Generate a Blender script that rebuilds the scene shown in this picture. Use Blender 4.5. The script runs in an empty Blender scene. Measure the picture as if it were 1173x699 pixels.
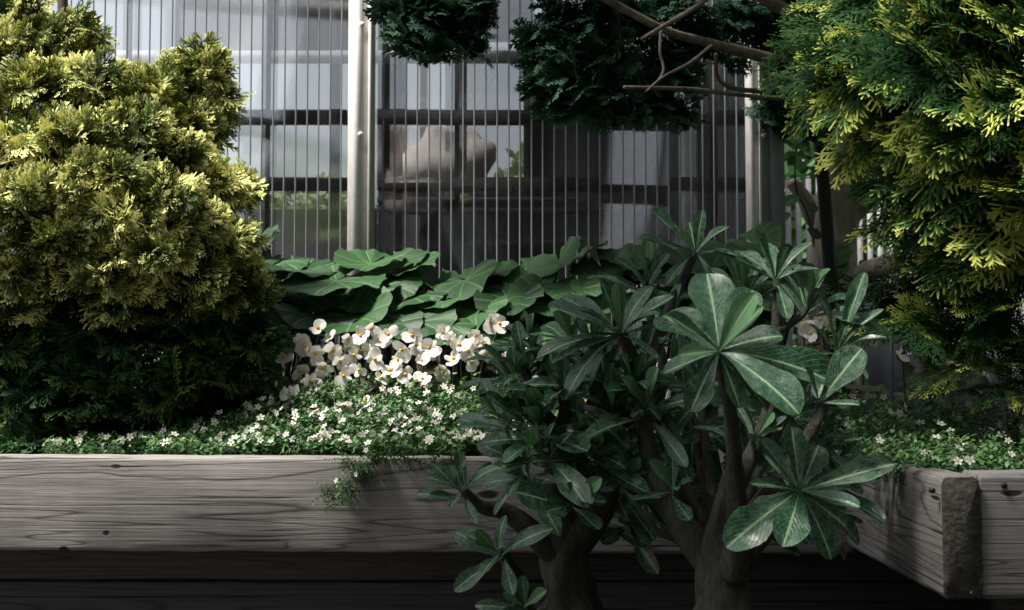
import bpy, math, random
import numpy as np
from mathutils import Vector, Matrix

R = math.radians
rng = np.random.default_rng(7)
random.seed(7)
SC = bpy.context.scene
COL = SC.collection

# ------------------------------------------------------------------ camera, sky, sun, exposure
W, H, F = 1173.0, 699.0, 1400.0
ZC = 0.55
PITCH = math.atan(70.5 / F)
cam_d = bpy.data.cameras.new('camera')
cam = bpy.data.objects.new('camera', cam_d)
COL.objects.link(cam)
cam.location = (0, 0, ZC)
cam.rotation_euler = (R(90) + PITCH, 0, 0)
cam_d.sensor_width = 36.0
cam_d.lens = F / W * 36.0
cam_d.clip_start = 0.05
cam_d.clip_end = 3000
cam_d.dof.use_dof = True
cam_d.dof.focus_distance = 2.35
cam_d.dof.aperture_fstop = 9.0
SC.camera = cam

SUN_DIR = Vector((-0.42, -0.17, 0.89)).normalized()       # from the scene towards the sun
world = bpy.data.worlds.new('World')
SC.world = world
world.use_nodes = True
wn = world.node_tree
wn.nodes.clear()
sky = wn.nodes.new('ShaderNodeTexSky')
sky.sky_type = 'NISHITA'
sky.sun_disc = False
sky.sun_elevation = math.asin(SUN_DIR.z)
sky.sun_rotation = math.atan2(SUN_DIR.x, SUN_DIR.y)
sky.dust_density = 3.0
bg = wn.nodes.new('ShaderNodeBackground')
bg.inputs[1].default_value = 0.105
wo = wn.nodes.new('ShaderNodeOutputWorld')
hs = wn.nodes.new('ShaderNodeHueSaturation')          # thin high cloud: a paler, greyer sky
hs.inputs['Saturation'].default_value = 0.25
wn.links.new(sky.outputs[0], hs.inputs['Color'])
wn.links.new(hs.outputs[0], bg.inputs[0])
wn.links.new(bg.outputs[0], wo.inputs[0])
sun_d = bpy.data.lights.new('sun', 'SUN')
sun_d.energy = 5.0
sun_d.angle = R(12.0)
sun_d.color = (1.0, 0.95, 0.87)
sun = bpy.data.objects.new('sun', sun_d)
COL.objects.link(sun)
sun.location = SUN_DIR * 20
sun.rotation_euler = (-SUN_DIR).to_track_quat('-Z', 'Y').to_euler()
SC.view_settings.view_transform = 'Standard'
SC.view_settings.look = 'None'
SC.view_settings.exposure = 1.12
SC.view_settings.gamma = 1.0
SC.render.engine = 'CYCLES'
SC.cycles.max_bounces = 10
SC.cycles.transparent_max_bounces = 24
SC.cycles.use_denoising = True

# ------------------------------------------------------------------ helpers
CP, SP = math.cos(PITCH), math.sin(PITCH)
def P(px, py, D):
    """photo pixel -> direction, cut at the distance D (metres in front of the camera)"""
    u, v = (px - W / 2) / F, (H / 2 - py) / F
    y, z = CP - SP * v, SP + CP * v
    s = D / y
    return Vector((u * s, D, ZC + z * s))
def M(n_px, D): return n_px * D / F

def empty(name, loc=(0, 0, 0), parent=None):
    o = bpy.data.objects.new(name, None)
    COL.objects.link(o)
    o.location = loc
    o.empty_display_size = 0.05
    if parent: o.parent = parent
    return o
def tag(o, label, cat, group=None):
    o['label'] = label; o['category'] = cat
    if group: o['group'] = group
    return o
def link(name, me, parent=None, mat=None, matrix=None, mats=None):
    o = bpy.data.objects.new(name, me)
    COL.objects.link(o)
    if parent is not None: o.parent = parent
    if matrix is not None: o.matrix_basis = matrix
    if mat is not None and not me.materials: me.materials.append(mat)
    if mats and not me.materials:
        for m in mats: me.materials.append(m)
    return o
def np_mesh(name, V, Fq, attrs=None, uv=None, smooth=True, midx=None):
    V = np.asarray(V, dtype=np.float32); Fq = np.asarray(Fq, dtype=np.int32)
    me = bpy.data.meshes.new(name)
    me.vertices.add(len(V)); me.vertices.foreach_set('co', V.ravel())
    nf, k = Fq.shape
    me.loops.add(nf * k); me.loops.foreach_set('vertex_index', Fq.ravel())
    me.polygons.add(nf); me.polygons.foreach_set('loop_start', np.arange(0, nf * k, k, dtype=np.int32))
    if smooth: me.polygons.foreach_set('use_smooth', np.ones(nf, dtype=bool))
    if midx is not None: me.polygons.foreach_set('material_index', np.asarray(midx, dtype=np.int32))
    me.update(calc_edges=True)
    if attrs:
        for kname, a in attrs.items():
            at = me.attributes.new(kname, 'FLOAT', 'POINT')
            at.data.foreach_set('value', np.asarray(a, dtype=np.float32))
    if uv is not None:
        l = me.uv_layers.new(name='UVMap')
        l.data.foreach_set('uv', np.asarray(uv, dtype=np.float32)[Fq.ravel()].ravel())
    return me
class MB:
    """collects quads and boxes into one mesh"""
    def __init__(s): s.V = []; s.F = []; s.m = []
    def quad(s, a, b, c, d, mi=0):
        n = len(s.V); s.V += [tuple(a), tuple(b), tuple(c), tuple(d)]; s.F.append((n, n + 1, n + 2, n + 3)); s.m.append(mi)
    def box(s, lo, hi, mi=0):
        n = len(s.V)
        x0, y0, z0 = lo; x1, y1, z1 = hi
        s.V += [(x0, y0, z0), (x1, y0, z0), (x1, y1, z0), (x0, y1, z0), (x0, y0, z1), (x1, y0, z1), (x1, y1, z1), (x0, y1, z1)]
        for f in ((0, 3, 2, 1), (4, 5, 6, 7), (0, 1, 5, 4), (1, 2, 6, 5), (2, 3, 7, 6), (3, 0, 4, 7)):
            s.F.append(tuple(n + i for i in f)); s.m.append(mi)
    def add(s, V, Fq, mi=0):
        n = len(s.V); s.V += [tuple(v) for v in V]; s.F += [tuple(n + i for i in f) for f in Fq]; s.m += [mi] * len(Fq)
    def mesh(s, name, smooth=False): return np_mesh(name, s.V, s.F, smooth=smooth, midx=s.m)
def frame(d, n):
    d = Vector(d).normalized(); n = Vector(n)
    x = d.cross(n)
    if x.length < 1e-5: x = d.cross(Vector((0.3, 0.9, 0.2)))
    x.normalize(); z = x.cross(d)
    return x, d, z
def mat4(loc, d, n, s=1.0, sx=1.0):
    x, y, z = frame(d, n)
    m = Matrix((x * s * sx, y * s, z * s)).transposed().to_4x4()
    m.translation = loc
    return m
def catmull(pts, rad, sub=6):
    pts = [Vector(p) for p in pts]
    out, ro = [], []
    n = len(pts)
    for i in range(n - 1):
        p0, p1, p2, p3 = pts[max(i - 1, 0)], pts[i], pts[i + 1], pts[min(i + 2, n - 1)]
        for k in range(sub):
            t = k / sub
            out.append(0.5 * ((2 * p1) + (p2 - p0) * t + (2 * p0 - 5 * p1 + 4 * p2 - p3) * t * t + (3 * p1 - p0 - 3 * p2 + p3) * t ** 3))
            ro.append(rad[i] * (1 - t) + rad[i + 1] * t)
    out.append(pts[-1]); ro.append(rad[-1])
    return out, ro
def tube_arrays(pts, rad, n=8, rough=0.0, sub=6, seed=1):
    pts, rad = catmull(pts, rad, sub) if sub > 1 else ([Vector(p) for p in pts], rad)
    rg = np.random.default_rng(seed)
    V, Fq = [], []
    t0 = (pts[1] - pts[0]).normalized()
    x = t0.orthogonal().normalized()
    lob = rg.uniform(-1, 1, (5, 3))
    for i, p in enumerate(pts):
        t = (pts[min(i + 1, len(pts) - 1)] - pts[max(i - 1, 0)]).normalized()
        x = (x - t * x.dot(t)).normalized(); y = t.cross(x)
        for k in range(n):
            a = 2 * math.pi * k / n
            r = rad[i]
            if rough:
                s = i * 0.55
                r *= 1 + rough * (0.45 * math.sin(2 * a + lob[0, 0] * 3 + s * 0.6) + 0.4 * math.sin(3 * a + s * 0.9 + lob[1, 0] * 5) + 0.35 * math.sin(5 * a - s * 0.5 + lob[2, 0] * 4) + rg.uniform(-0.15, 0.15))
            V.append(p + (x * math.cos(a) + y * math.sin(a)) * r)
    m = len(pts)
    for i in range(m - 1):
        for k in range(n):
            a, b = i * n + k, i * n + (k + 1) % n
            Fq.append((a, b, b + n, a + n))
    for base in (0, (m - 1) * n):                     # end caps
        c = len(V); V.append(sum((Vector(V[base + k]) for k in range(n)), Vector()) / n)
        for k in range(0, n, 2):
            q = (c, base + k, base + (k + 1) % n, base + (k + 2) % n)
            Fq.append(q if base else tuple(reversed(q)))
    return V, Fq
def tube(name, pts, rad, mat, parent=None, n=8, rough=0.0, sub=6, seed=1):
    V, Fq = tube_arrays(pts, rad, n, rough, sub, seed)
    return link(name, np_mesh(name, [tuple(v) for v in V], Fq), parent, mat)

# ------------------------------------------------------------------ materials
def new_mat(name):
    m = bpy.data.materials.new(name); m.use_nodes = True
    nt = m.node_tree
    return m, nt, nt.nodes['Principled BSDF'], nt.nodes['Material Output']
def N(nt, t, **kw):
    n = nt.nodes.new(t)
    for k, v in kw.items():
        if k == 'inp':
            for kk, vv in v.items(): n.inputs[kk].default_value = vv
        else: setattr(n, k, v)
    return n
def ramp(nt, stops):
    r = nt.nodes.new('ShaderNodeValToRGB')
    el = r.color_ramp.elements
    while len(el) < len(stops): el.new(0.5)
    for e, (p, c) in zip(el, stops):
        e.position = p; e.color = (*c, 1) if len(c) == 3 else c
    return r
def mixc(nt, a, b, fac, blend='MIX'):
    m = N(nt, 'ShaderNodeMix', data_type='RGBA', blend_type=blend)
    for sock, v in ((m.inputs['A'], a), (m.inputs['B'], b), (m.inputs['Factor'], fac)):
        if hasattr(v, 'is_linked'): nt.links.new(v, sock)
        elif isinstance(v, tuple): sock.default_value = (*v, 1)
        else: sock.default_value = v
    return m.outputs['Result']
def math_n(nt, op, a, b=0.0, clamp=False):
    m = N(nt, 'ShaderNodeMath', operation=op, use_clamp=clamp)
    for i, v in enumerate((a, b)):
        if hasattr(v, 'is_linked'): nt.links.new(v, m.inputs[i])
        else: m.inputs[i].default_value = v
    return m.outputs[0]
def maprange(nt, v, a, b, c=0.0, d=1.0):
    m = N(nt, 'ShaderNodeMapRange', inp={1: a, 2: b, 3: c, 4: d})
    nt.links.new(v, m.inputs[0]); return m.outputs[0]
def translucent_mix(nt, bsdf, out, color, fac):
    tr = N(nt, 'ShaderNodeBsdfTranslucent'); nt.links.new(color, tr.inputs[0])
    mx = N(nt, 'ShaderNodeMixShader', inp={0: fac})
    nt.links.new(bsdf.outputs[0], mx.inputs[1]); nt.links.new(tr.outputs[0], mx.inputs[2])
    nt.links.new(mx.outputs[0], out.inputs[0])

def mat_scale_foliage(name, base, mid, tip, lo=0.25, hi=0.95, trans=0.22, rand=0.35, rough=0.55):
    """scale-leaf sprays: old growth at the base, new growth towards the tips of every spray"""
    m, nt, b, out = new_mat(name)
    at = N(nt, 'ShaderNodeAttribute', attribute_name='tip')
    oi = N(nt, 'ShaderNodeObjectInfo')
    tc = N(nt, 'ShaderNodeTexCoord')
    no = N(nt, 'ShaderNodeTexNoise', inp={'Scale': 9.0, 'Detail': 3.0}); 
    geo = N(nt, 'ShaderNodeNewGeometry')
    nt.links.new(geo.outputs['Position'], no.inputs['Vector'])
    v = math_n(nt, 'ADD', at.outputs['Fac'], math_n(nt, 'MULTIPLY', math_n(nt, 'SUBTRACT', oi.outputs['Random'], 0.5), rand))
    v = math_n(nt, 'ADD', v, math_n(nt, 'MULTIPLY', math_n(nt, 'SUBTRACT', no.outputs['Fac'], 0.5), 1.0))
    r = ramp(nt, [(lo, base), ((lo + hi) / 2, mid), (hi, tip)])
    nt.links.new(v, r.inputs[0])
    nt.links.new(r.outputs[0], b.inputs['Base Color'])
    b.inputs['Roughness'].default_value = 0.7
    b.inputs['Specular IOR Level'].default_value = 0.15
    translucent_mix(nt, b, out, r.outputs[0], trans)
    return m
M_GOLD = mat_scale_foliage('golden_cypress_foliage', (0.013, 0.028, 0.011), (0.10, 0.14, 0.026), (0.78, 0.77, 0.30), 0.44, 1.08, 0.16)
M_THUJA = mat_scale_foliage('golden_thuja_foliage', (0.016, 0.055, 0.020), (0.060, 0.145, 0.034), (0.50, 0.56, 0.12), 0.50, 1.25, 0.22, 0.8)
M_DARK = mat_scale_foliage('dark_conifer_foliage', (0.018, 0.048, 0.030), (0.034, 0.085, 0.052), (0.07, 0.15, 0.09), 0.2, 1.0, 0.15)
M_SHADEGREEN = mat_scale_foliage('shaded_cypress_foliage', (0.016, 0.045, 0.020), (0.032, 0.088, 0.034), (0.13, 0.21, 0.045), 0.3, 1.15, 0.15)  # darker copy of the cypress foliage, with shade put into the colour

def mat_bark(name, c0, c1, scale=22.0, bump=0.6):
    m, nt, b, out = new_mat(name)
    geo = N(nt, 'ShaderNodeTexCoord')
    mp = N(nt, 'ShaderNodeMapping', inp={'Scale': (1.6, 1.6, 0.5)})
    nt.links.new(geo.outputs['Object'], mp.inputs[0])
    n1 = N(nt, 'ShaderNodeTexNoise', inp={'Scale': scale, 'Detail': 8.0, 'Roughness': 0.65, 'Distortion': 0.6})
    n2 = N(nt, 'ShaderNodeTexNoise', inp={'Scale': scale * 0.3, 'Detail': 4.0})
    nt.links.new(mp.outputs[0], n1.inputs['Vector']); nt.links.new(mp.outputs[0], n2.inputs['Vector'])
    f = math_n(nt, 'ADD', math_n(nt, 'MULTIPLY', n1.outputs['Fac'], 0.6), math_n(nt, 'MULTIPLY', n2.outputs['Fac'], 0.4))
    r = ramp(nt, [(0.36, c0), (0.62, c1)])
    nt.links.new(f, r.inputs[0]); nt.links.new(r.outputs[0], b.inputs['Base Color'])
    bp = N(nt, 'ShaderNodeBump', inp={'Strength': bump, 'Distance': 0.012})
    nt.links.new(n1.outputs['Fac'], bp.inputs['Height']); nt.links.new(bp.outputs[0], b.inputs['Normal'])
    b.inputs['Roughness'].default_value = 0.85
    return m
M_BARK = mat_bark('conifer_bark', (0.06, 0.05, 0.04), (0.26, 0.215, 0.17))
M_PALEBARK = mat_bark('gnarled_bark', (0.16, 0.13, 0.11), (0.52, 0.45, 0.39), 14.0)
M_ADBARK = mat_bark('desert_rose_bark', (0.012, 0.0135, 0.011), (0.070, 0.069, 0.056), 55.0, 1.0)
M_STEMG = mat_bark('green_stem', (0.02, 0.035, 0.018), (0.05, 0.075, 0.03), 40.0, 0.2)

def mat_wood(name, dark, light, knots=(), dim=1.0):
    m, nt, b, out = new_mat(name)
    tc = N(nt, 'ShaderNodeTexCoord')
    oi = N(nt, 'ShaderNodeObjectInfo')
    off = N(nt, 'ShaderNodeVectorMath', operation='SCALE'); off.inputs[3].default_value = 13.0
    comb = N(nt, 'ShaderNodeCombineXYZ')
    nt.links.new(oi.outputs['Random'], comb.inputs[0]); nt.links.new(oi.outputs['Random'], comb.inputs[2])
    nt.links.new(comb.outputs[0], off.inputs[0])
    add = N(nt, 'ShaderNodeVectorMath', operation='ADD')
    nt.links.new(tc.outputs['Object'], add.inputs[0]); nt.links.new(off.outputs[0], add.inputs[1])
    # long cathedral figure
    mp = N(nt, 'ShaderNodeMapping', inp={'Scale': (0.40, 8.0, 8.0)}); nt.links.new(add.outputs[0], mp.inputs[0])
    fig = N(nt, 'ShaderNodeTexNoise', inp={'Scale': 1.0, 'Detail': 2.0, 'Roughness': 0.45, 'Distortion': 0.35}); nt.links.new(mp.outputs[0], fig.inputs['Vector'])
    rings = math_n(nt, 'MULTIPLY', fig.outputs['Fac'], 26.0)
    rings = math_n(nt, 'FRACT', rings)
    ringl = math_n(nt, 'POWER', math_n(nt, 'ABSOLUTE', math_n(nt, 'SUBTRACT', math_n(nt, 'MULTIPLY', rings, 2.0), 1.0)), 7.0)
    mp2 = N(nt, 'ShaderNodeMapping', inp={'Scale': (2.2, 210.0, 210.0)}); nt.links.new(add.outputs[0], mp2.inputs[0])
    fib = N(nt, 'ShaderNodeTexNoise', inp={'Scale': 1.0, 'Detail': 6.0, 'Roughness': 0.7}); nt.links.new(mp2.outputs[0], fib.inputs['Vector'])
    mp3 = N(nt, 'ShaderNodeMapping', inp={'Scale': (2.2, 9.0, 9.0)}); nt.links.new(add.outputs[0], mp3.inputs[0])
    blot = N(nt, 'ShaderNodeTexNoise', inp={'Scale': 1.0, 'Detail': 5.0, 'Roughness': 0.6}); nt.links.new(mp3.outputs[0], blot.inputs['Vector'])
    mp4 = N(nt, 'ShaderNodeMapping', inp={'Scale': (1.3, 95.0, 95.0)}); nt.links.new(add.outputs[0], mp4.inputs[0])
    crk = N(nt, 'ShaderNodeTexNoise', inp={'Scale': 1.0, 'Detail': 3.0, 'Roughness': 0.5, 'Distortion': 0.4}); nt.links.new(mp4.outputs[0], crk.inputs['Vector'])
    crack = maprange(nt, crk.outputs['Fac'], 0.635, 0.675)
    h = math_n(nt, 'ADD', math_n(nt, 'MULTIPLY', fib.outputs['Fac'], 0.75), math_n(nt, 'MULTIPLY', ringl, -0.26))
    h = math_n(nt, 'ADD', h, math_n(nt, 'MULTIPLY', blot.outputs['Fac'], 0.35))
    r = ramp(nt, [(0.30, dark), (0.68, light)]); nt.links.new(h, r.inputs[0])
    col = mixc(nt, r.outputs[0], (0.018, 0.015, 0.013), math_n(nt, 'MULTIPLY', crack, 0.85))
    kh = None
    for (kx, kz, ks, kr) in knots:                     # knots: dark eyes drawn out along the grain
        sub = N(nt, 'ShaderNodeVectorMath', operation='SUBTRACT'); sub.inputs[1].default_value = (kx, 0, kz)
        nt.links.new(tc.outputs['Object'], sub.inputs[0])
        ml = N(nt, 'ShaderNodeVectorMath', operation='MULTIPLY'); ml.inputs[1].default_value = (1 / (kr * ks), 0, 1 / kr)
        nt.links.new(sub.outputs[0], ml.inputs[0])
        ln = N(nt, 'ShaderNodeVectorMath', operation='LENGTH'); nt.links.new(ml.outputs[0], ln.inputs[0])
        d = math_n(nt, 'ADD', ln.outputs['Value'], math_n(nt, 'MULTIPLY', math_n(nt, 'SUBTRACT', blot.outputs['Fac'], 0.5), 0.9))
        k = maprange(nt, d, 1.25, 0.75)
        col = mixc(nt, col, (0.022, 0.017, 0.014), k)
        kh = k if kh is None else math_n(nt, 'MAXIMUM', kh, k)
    nt.links.new(col, b.inputs['Base Color'])
    b.inputs['Roughness'].default_value = 0.82
    b.inputs['Specular IOR Level'].default_value = 0.25
    hh = math_n(nt, 'SUBTRACT', h, math_n(nt, 'MULTIPLY', crack, 0.9))
    if kh is not None: hh = math_n(nt, 'SUBTRACT', hh, kh)
    bp = N(nt, 'ShaderNodeBump', inp={'Strength': 0.55, 'Distance': 0.004})
    nt.links.new(hh, bp.inputs['Height']); nt.links.new(bp.outputs[0], b.inputs['Normal'])
    return m

def mat_plain(name, c, rough=0.6, metal=0.0, noise=0.25, scale=14.0, bump=0.0, spec=0.4):
    m, nt, b, out = new_mat(name)
    tc = N(nt, 'ShaderNodeTexCoord')
    n1 = N(nt, 'ShaderNodeTexNoise', inp={'Scale': scale, 'Detail': 6.0, 'Roughness': 0.6})
    nt.links.new(tc.outputs['Object'], n1.inputs['Vector'])
    r = ramp(nt, [(0.3, tuple(x * (1 - noise) for x in c)), (0.7, tuple(min(1, x * (1 + noise)) for x in c))])
    nt.links.new(n1.outputs['Fac'], r.inputs[0]); nt.links.new(r.outputs[0], b.inputs['Base Color'])
    b.inputs['Roughness'].default_value = rough; b.inputs['Metallic'].default_value = metal
    b.inputs['Specular IOR Level'].default_value = spec
    if bump:
        bp = N(nt, 'ShaderNodeBump', inp={'Strength': bump, 'Distance': 0.01})
        nt.links.new(n1.outputs['Fac'], bp.inputs['Height']); nt.links.new(bp.outputs[0], b.inputs['Normal'])
    return m
M_SOIL = mat_plain('dark_soil', (0.022, 0.017, 0.013), 0.95, scale=60.0, noise=0.6, bump=0.8)
M_GROUND = mat_plain('ground_earth', (0.035, 0.032, 0.029), 0.95, scale=8.0, noise=0.4, bump=0.5)
M_ALU = mat_plain('weathered_aluminium', (0.74, 0.72, 0.70), 0.5, 0.0, 0.10, 35.0, spec=0.5)
M_FRAMEW = mat_plain('dark_frame_timber', (0.022, 0.017, 0.015), 0.7, 0, 0.3, 20.0)
M_STAKE = mat_plain('black_stake', (0.012, 0.012, 0.013), 0.5)
M_CLOTH = mat_plain('pale_cloth', (0.46, 0.40, 0.37), 0.8, 0, 0.12, 8.0, bump=0.3)
M_FENCE = mat_plain('pale_grey_fence_paint', (0.22, 0.22, 0.22), 0.7, 0, 0.2, 20.0)
M_DARKBOARD = mat_plain('dark_board', (0.012, 0.0125, 0.014), 0.6, 0, 0.3, 6.0)
M_GREYBOARD = mat_plain('blue_grey_board', (0.13, 0.15, 0.165), 0.6, 0, 0.15, 6.0)
M_RETURN = mat_plain('grey_corner_metal', (0.30, 0.32, 0.335), 0.55, 0, 0.12, 30.0)
M_PALEBOARD = mat_plain('pale_trim', (0.55, 0.55, 0.54), 0.6, 0, 0.1, 10.0)
M_POT = mat_plain('grey_plastic_pot', (0.16, 0.16, 0.17), 0.5)

def mat_leaf_blade(name, c_blade, c_vein, c_spot, spots=0.6, rough=0.35, trans=0.12, edge=(0.10, 0.16, 0.06)):
    """obovate leaf: pale midrib and margin, side veins, pale speckles"""
    m, nt, b, out = new_mat(name)
    uv = N(nt, 'ShaderNodeUVMap')
    sep = N(nt, 'ShaderNodeSeparateXYZ'); nt.links.new(uv.outputs[0], sep.inputs[0])
    oi = N(nt, 'ShaderNodeObjectInfo')
    ax = math_n(nt, 'ABSOLUTE', math_n(nt, 'SUBTRACT', sep.outputs[0], 0.5))
    mid = maprange(nt, ax, 0.045, 0.018)
    edg = maprange(nt, ax, 0.465, 0.492)
    sv = math_n(nt, 'SUBTRACT', math_n(nt, 'MULTIPLY', sep.outputs[1], 11.0), math_n(nt, 'MULTIPLY', ax, 9.0))
    sv = math_n(nt, 'ABSOLUTE', math_n(nt, 'SUBTRACT', math_n(nt, 'FRACT', sv), 0.5))
    side = maprange(nt, sv, 0.10, 0.02)
    comb = N(nt, 'ShaderNodeCombineXYZ'); nt.links.new(math_n(nt, 'MULTIPLY', oi.outputs['Random'], 37.0), comb.inputs[2])
    mp = N(nt, 'ShaderNodeMapping', inp={'Scale': (1.0, 2.4, 1.0)}); nt.links.new(uv.outputs[0], mp.inputs[0])
    addv = N(nt, 'ShaderNodeVectorMath', operation='ADD'); nt.links.new(mp.outputs[0], addv.inputs[0]); nt.links.new(comb.outputs[0], addv.inputs[1])
    vo = N(nt, 'ShaderNodeTexNoise', inp={'Scale': 34.0, 'Detail': 2.5, 'Roughness': 0.6, 'Distortion': 0.8}); nt.links.new(addv.outputs[0], vo.inputs['Vector'])
    nz = N(nt, 'ShaderNodeTexNoise', inp={'Scale': 5.0, 'Detail': 3.0}); nt.links.new(addv.outputs[0], nz.inputs['Vector'])
    sp = maprange(nt, math_n(nt, 'ADD', vo.outputs['Fac'], math_n(nt, 'MULTIPLY', nz.outputs['Fac'], 0.35)), 0.735, 0.80)
    base = ramp(nt, [(0.0, tuple(x * 0.6 for x in c_blade)), (1.0, tuple(x * 1.5 for x in c_blade))]); nt.links.new(math_n(nt, 'ADD', math_n(nt, 'MULTIPLY', oi.outputs['Random'], 0.6), math_n(nt, 'MULTIPLY', nz.outputs['Fac'], 0.4)), base.inputs[0])
    col = mixc(nt, base.outputs[0], c_vein, math_n(nt, 'MULTIPLY', side, 0.22))
    col = mixc(nt, col, c_spot, math_n(nt, 'MULTIPLY', sp, spots))
    col = mixc(nt, col, edge, math_n(nt, 'MULTIPLY', edg, 0.7))
    col = mixc(nt, col, c_vein, math_n(nt, 'MULTIPLY', mid, 0.85))
    nt.links.new(col, b.inputs['Base Color'])
    b.inputs['Specular IOR Level'].default_value = 0.5
    rr = maprange(nt, nz.outputs['Fac'], 0.3, 0.7, rough * 0.75, rough * 1.35); nt.links.new(rr, b.inputs['Roughness'])
    bp = N(nt, 'ShaderNodeBump', inp={'Strength': 0.35, 'Distance': 0.003})
    nt.links.new(math_n(nt, 'ADD', math_n(nt, 'MULTIPLY', side, -0.6), math_n(nt, 'MULTIPLY', sp, 0.4)), bp.inputs['Height']); nt.links.new(bp.outputs[0], b.inputs['Normal'])
    translucent_mix(nt, b, out, col, trans)
    return m
M_ADLEAF = mat_leaf_blade('desert_rose_leaf', (0.014, 0.062, 0.027), (0.34, 0.47, 0.27), (0.30, 0.44, 0.34), 0.5, 0.28)
M_ADYOUNG = mat_leaf_blade('desert_rose_young_leaf', (0.06, 0.17, 0.065), (0.38, 0.48, 0.26), (0.28, 0.40, 0.25), 0.4, 0.4)
M_IVY = mat_leaf_blade('vine_leaf', (0.05, 0.16, 0.045), (0.2, 0.3, 0.12), (0.1, 0.2, 0.08), 0.1, 0.45, 0.25)

def mat_broad(name):
    m, nt, b, out = new_mat(name)
    uv = N(nt, 'ShaderNodeUVMap')                      # u = angle, v = radius
    sep = N(nt, 'ShaderNodeSeparateXYZ'); nt.links.new(uv.outputs[0], sep.inputs[0])
    oi = N(nt, 'ShaderNodeObjectInfo')
    an = math_n(nt, 'ABSOLUTE', math_n(nt, 'SUBTRACT', math_n(nt, 'FRACT', math_n(nt, 'ADD', math_n(nt, 'MULTIPLY', sep.outputs[0], 9.0), 0.5)), 0.5))
    vein = maprange(nt, math_n(nt, 'MULTIPLY', an, math_n(nt, 'ADD', sep.outputs[1], 0.05)), 0.05, 0.012)
    tc = N(nt, 'ShaderNodeTexCoord')
    nz = N(nt, 'ShaderNodeTexNoise', inp={'Scale': 26.0, 'Detail': 5.0}); nt.links.new(tc.outputs['Object'], nz.inputs['Vector'])
    base = ramp(nt, [(0.25, (0.012, 0.040, 0.015)), (0.85, (0.052, 0.130, 0.045))])
    nt.links.new(math_n(nt, 'ADD', math_n(nt, 'MULTIPLY', oi.outputs['Random'], 0.55), math_n(nt, 'MULTIPLY', nz.outputs['Fac'], 0.5)), base.inputs[0])
    col = mixc(nt, base.outputs[0], (0.17, 0.28, 0.13), math_n(nt, 'MULTIPLY', vein, 0.5))
    nt.links.new(col, b.inputs['Base Color'])
    b.inputs['Roughness'].default_value = 0.5
    b.inputs['Specular IOR Level'].default_value = 0.3
    bp = N(nt, 'ShaderNodeBump', inp={'Strength': 0.4, 'Distance': 0.004})
    nt.links.new(math_n(nt, 'SUBTRACT', nz.outputs['Fac'], vein), bp.inputs['Height']); nt.links.new(bp.outputs[0], b.inputs['Normal'])
    translucent_mix(nt, b, out, col, 0.18)
    return m
M_BROAD = mat_broad('broad_leaf')
def mat_petal(name, c, trans=0.3):
    m, nt, b, out = new_mat(name)
    tc = N(nt, 'ShaderNodeTexCoord')
    nz = N(nt, 'ShaderNodeTexNoise', inp={'Scale': 40.0, 'Detail': 3.0}); nt.links.new(tc.outputs['Object'], nz.inputs['Vector'])
    r = ramp(nt, [(0.3, tuple(x * 0.86 for x in c)), (0.7, c)]); nt.links.new(nz.outputs['Fac'], r.inputs[0])
    nt.links.new(r.outputs[0], b.inputs['Base Color']); b.inputs['Roughness'].default_value = 0.6
    translucent_mix(nt, b, out, r.outputs[0], trans)
    return m
M_PETAL = mat_petal('white_petal', (0.82, 0.79, 0.74))
M_STAMEN = mat_petal('yellow_stamen', (0.65, 0.42, 0.04), 0.1)
M_BLEAF = mat_leaf_blade('begonia_leaf', (0.055, 0.060, 0.026), (0.15, 0.12, 0.06), (0.1, 0.1, 0.05), 0.1, 0.4, 0.2, (0.12, 0.05, 0.03))
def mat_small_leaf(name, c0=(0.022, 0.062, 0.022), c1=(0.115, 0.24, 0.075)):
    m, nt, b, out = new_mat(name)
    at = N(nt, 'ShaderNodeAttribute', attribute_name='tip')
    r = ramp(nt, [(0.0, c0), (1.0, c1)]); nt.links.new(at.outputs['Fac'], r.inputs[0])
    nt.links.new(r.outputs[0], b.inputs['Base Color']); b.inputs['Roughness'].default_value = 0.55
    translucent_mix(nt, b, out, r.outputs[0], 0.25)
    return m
M_BACOPA = mat_small_leaf('bacopa_leaf')
M_HEDGE = mat_small_leaf('hedge_leaf')
M_FARHEDGE = mat_small_leaf('pale_hedge_leaf', (0.10, 0.15, 0.05), (0.32, 0.38, 0.16))

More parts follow.
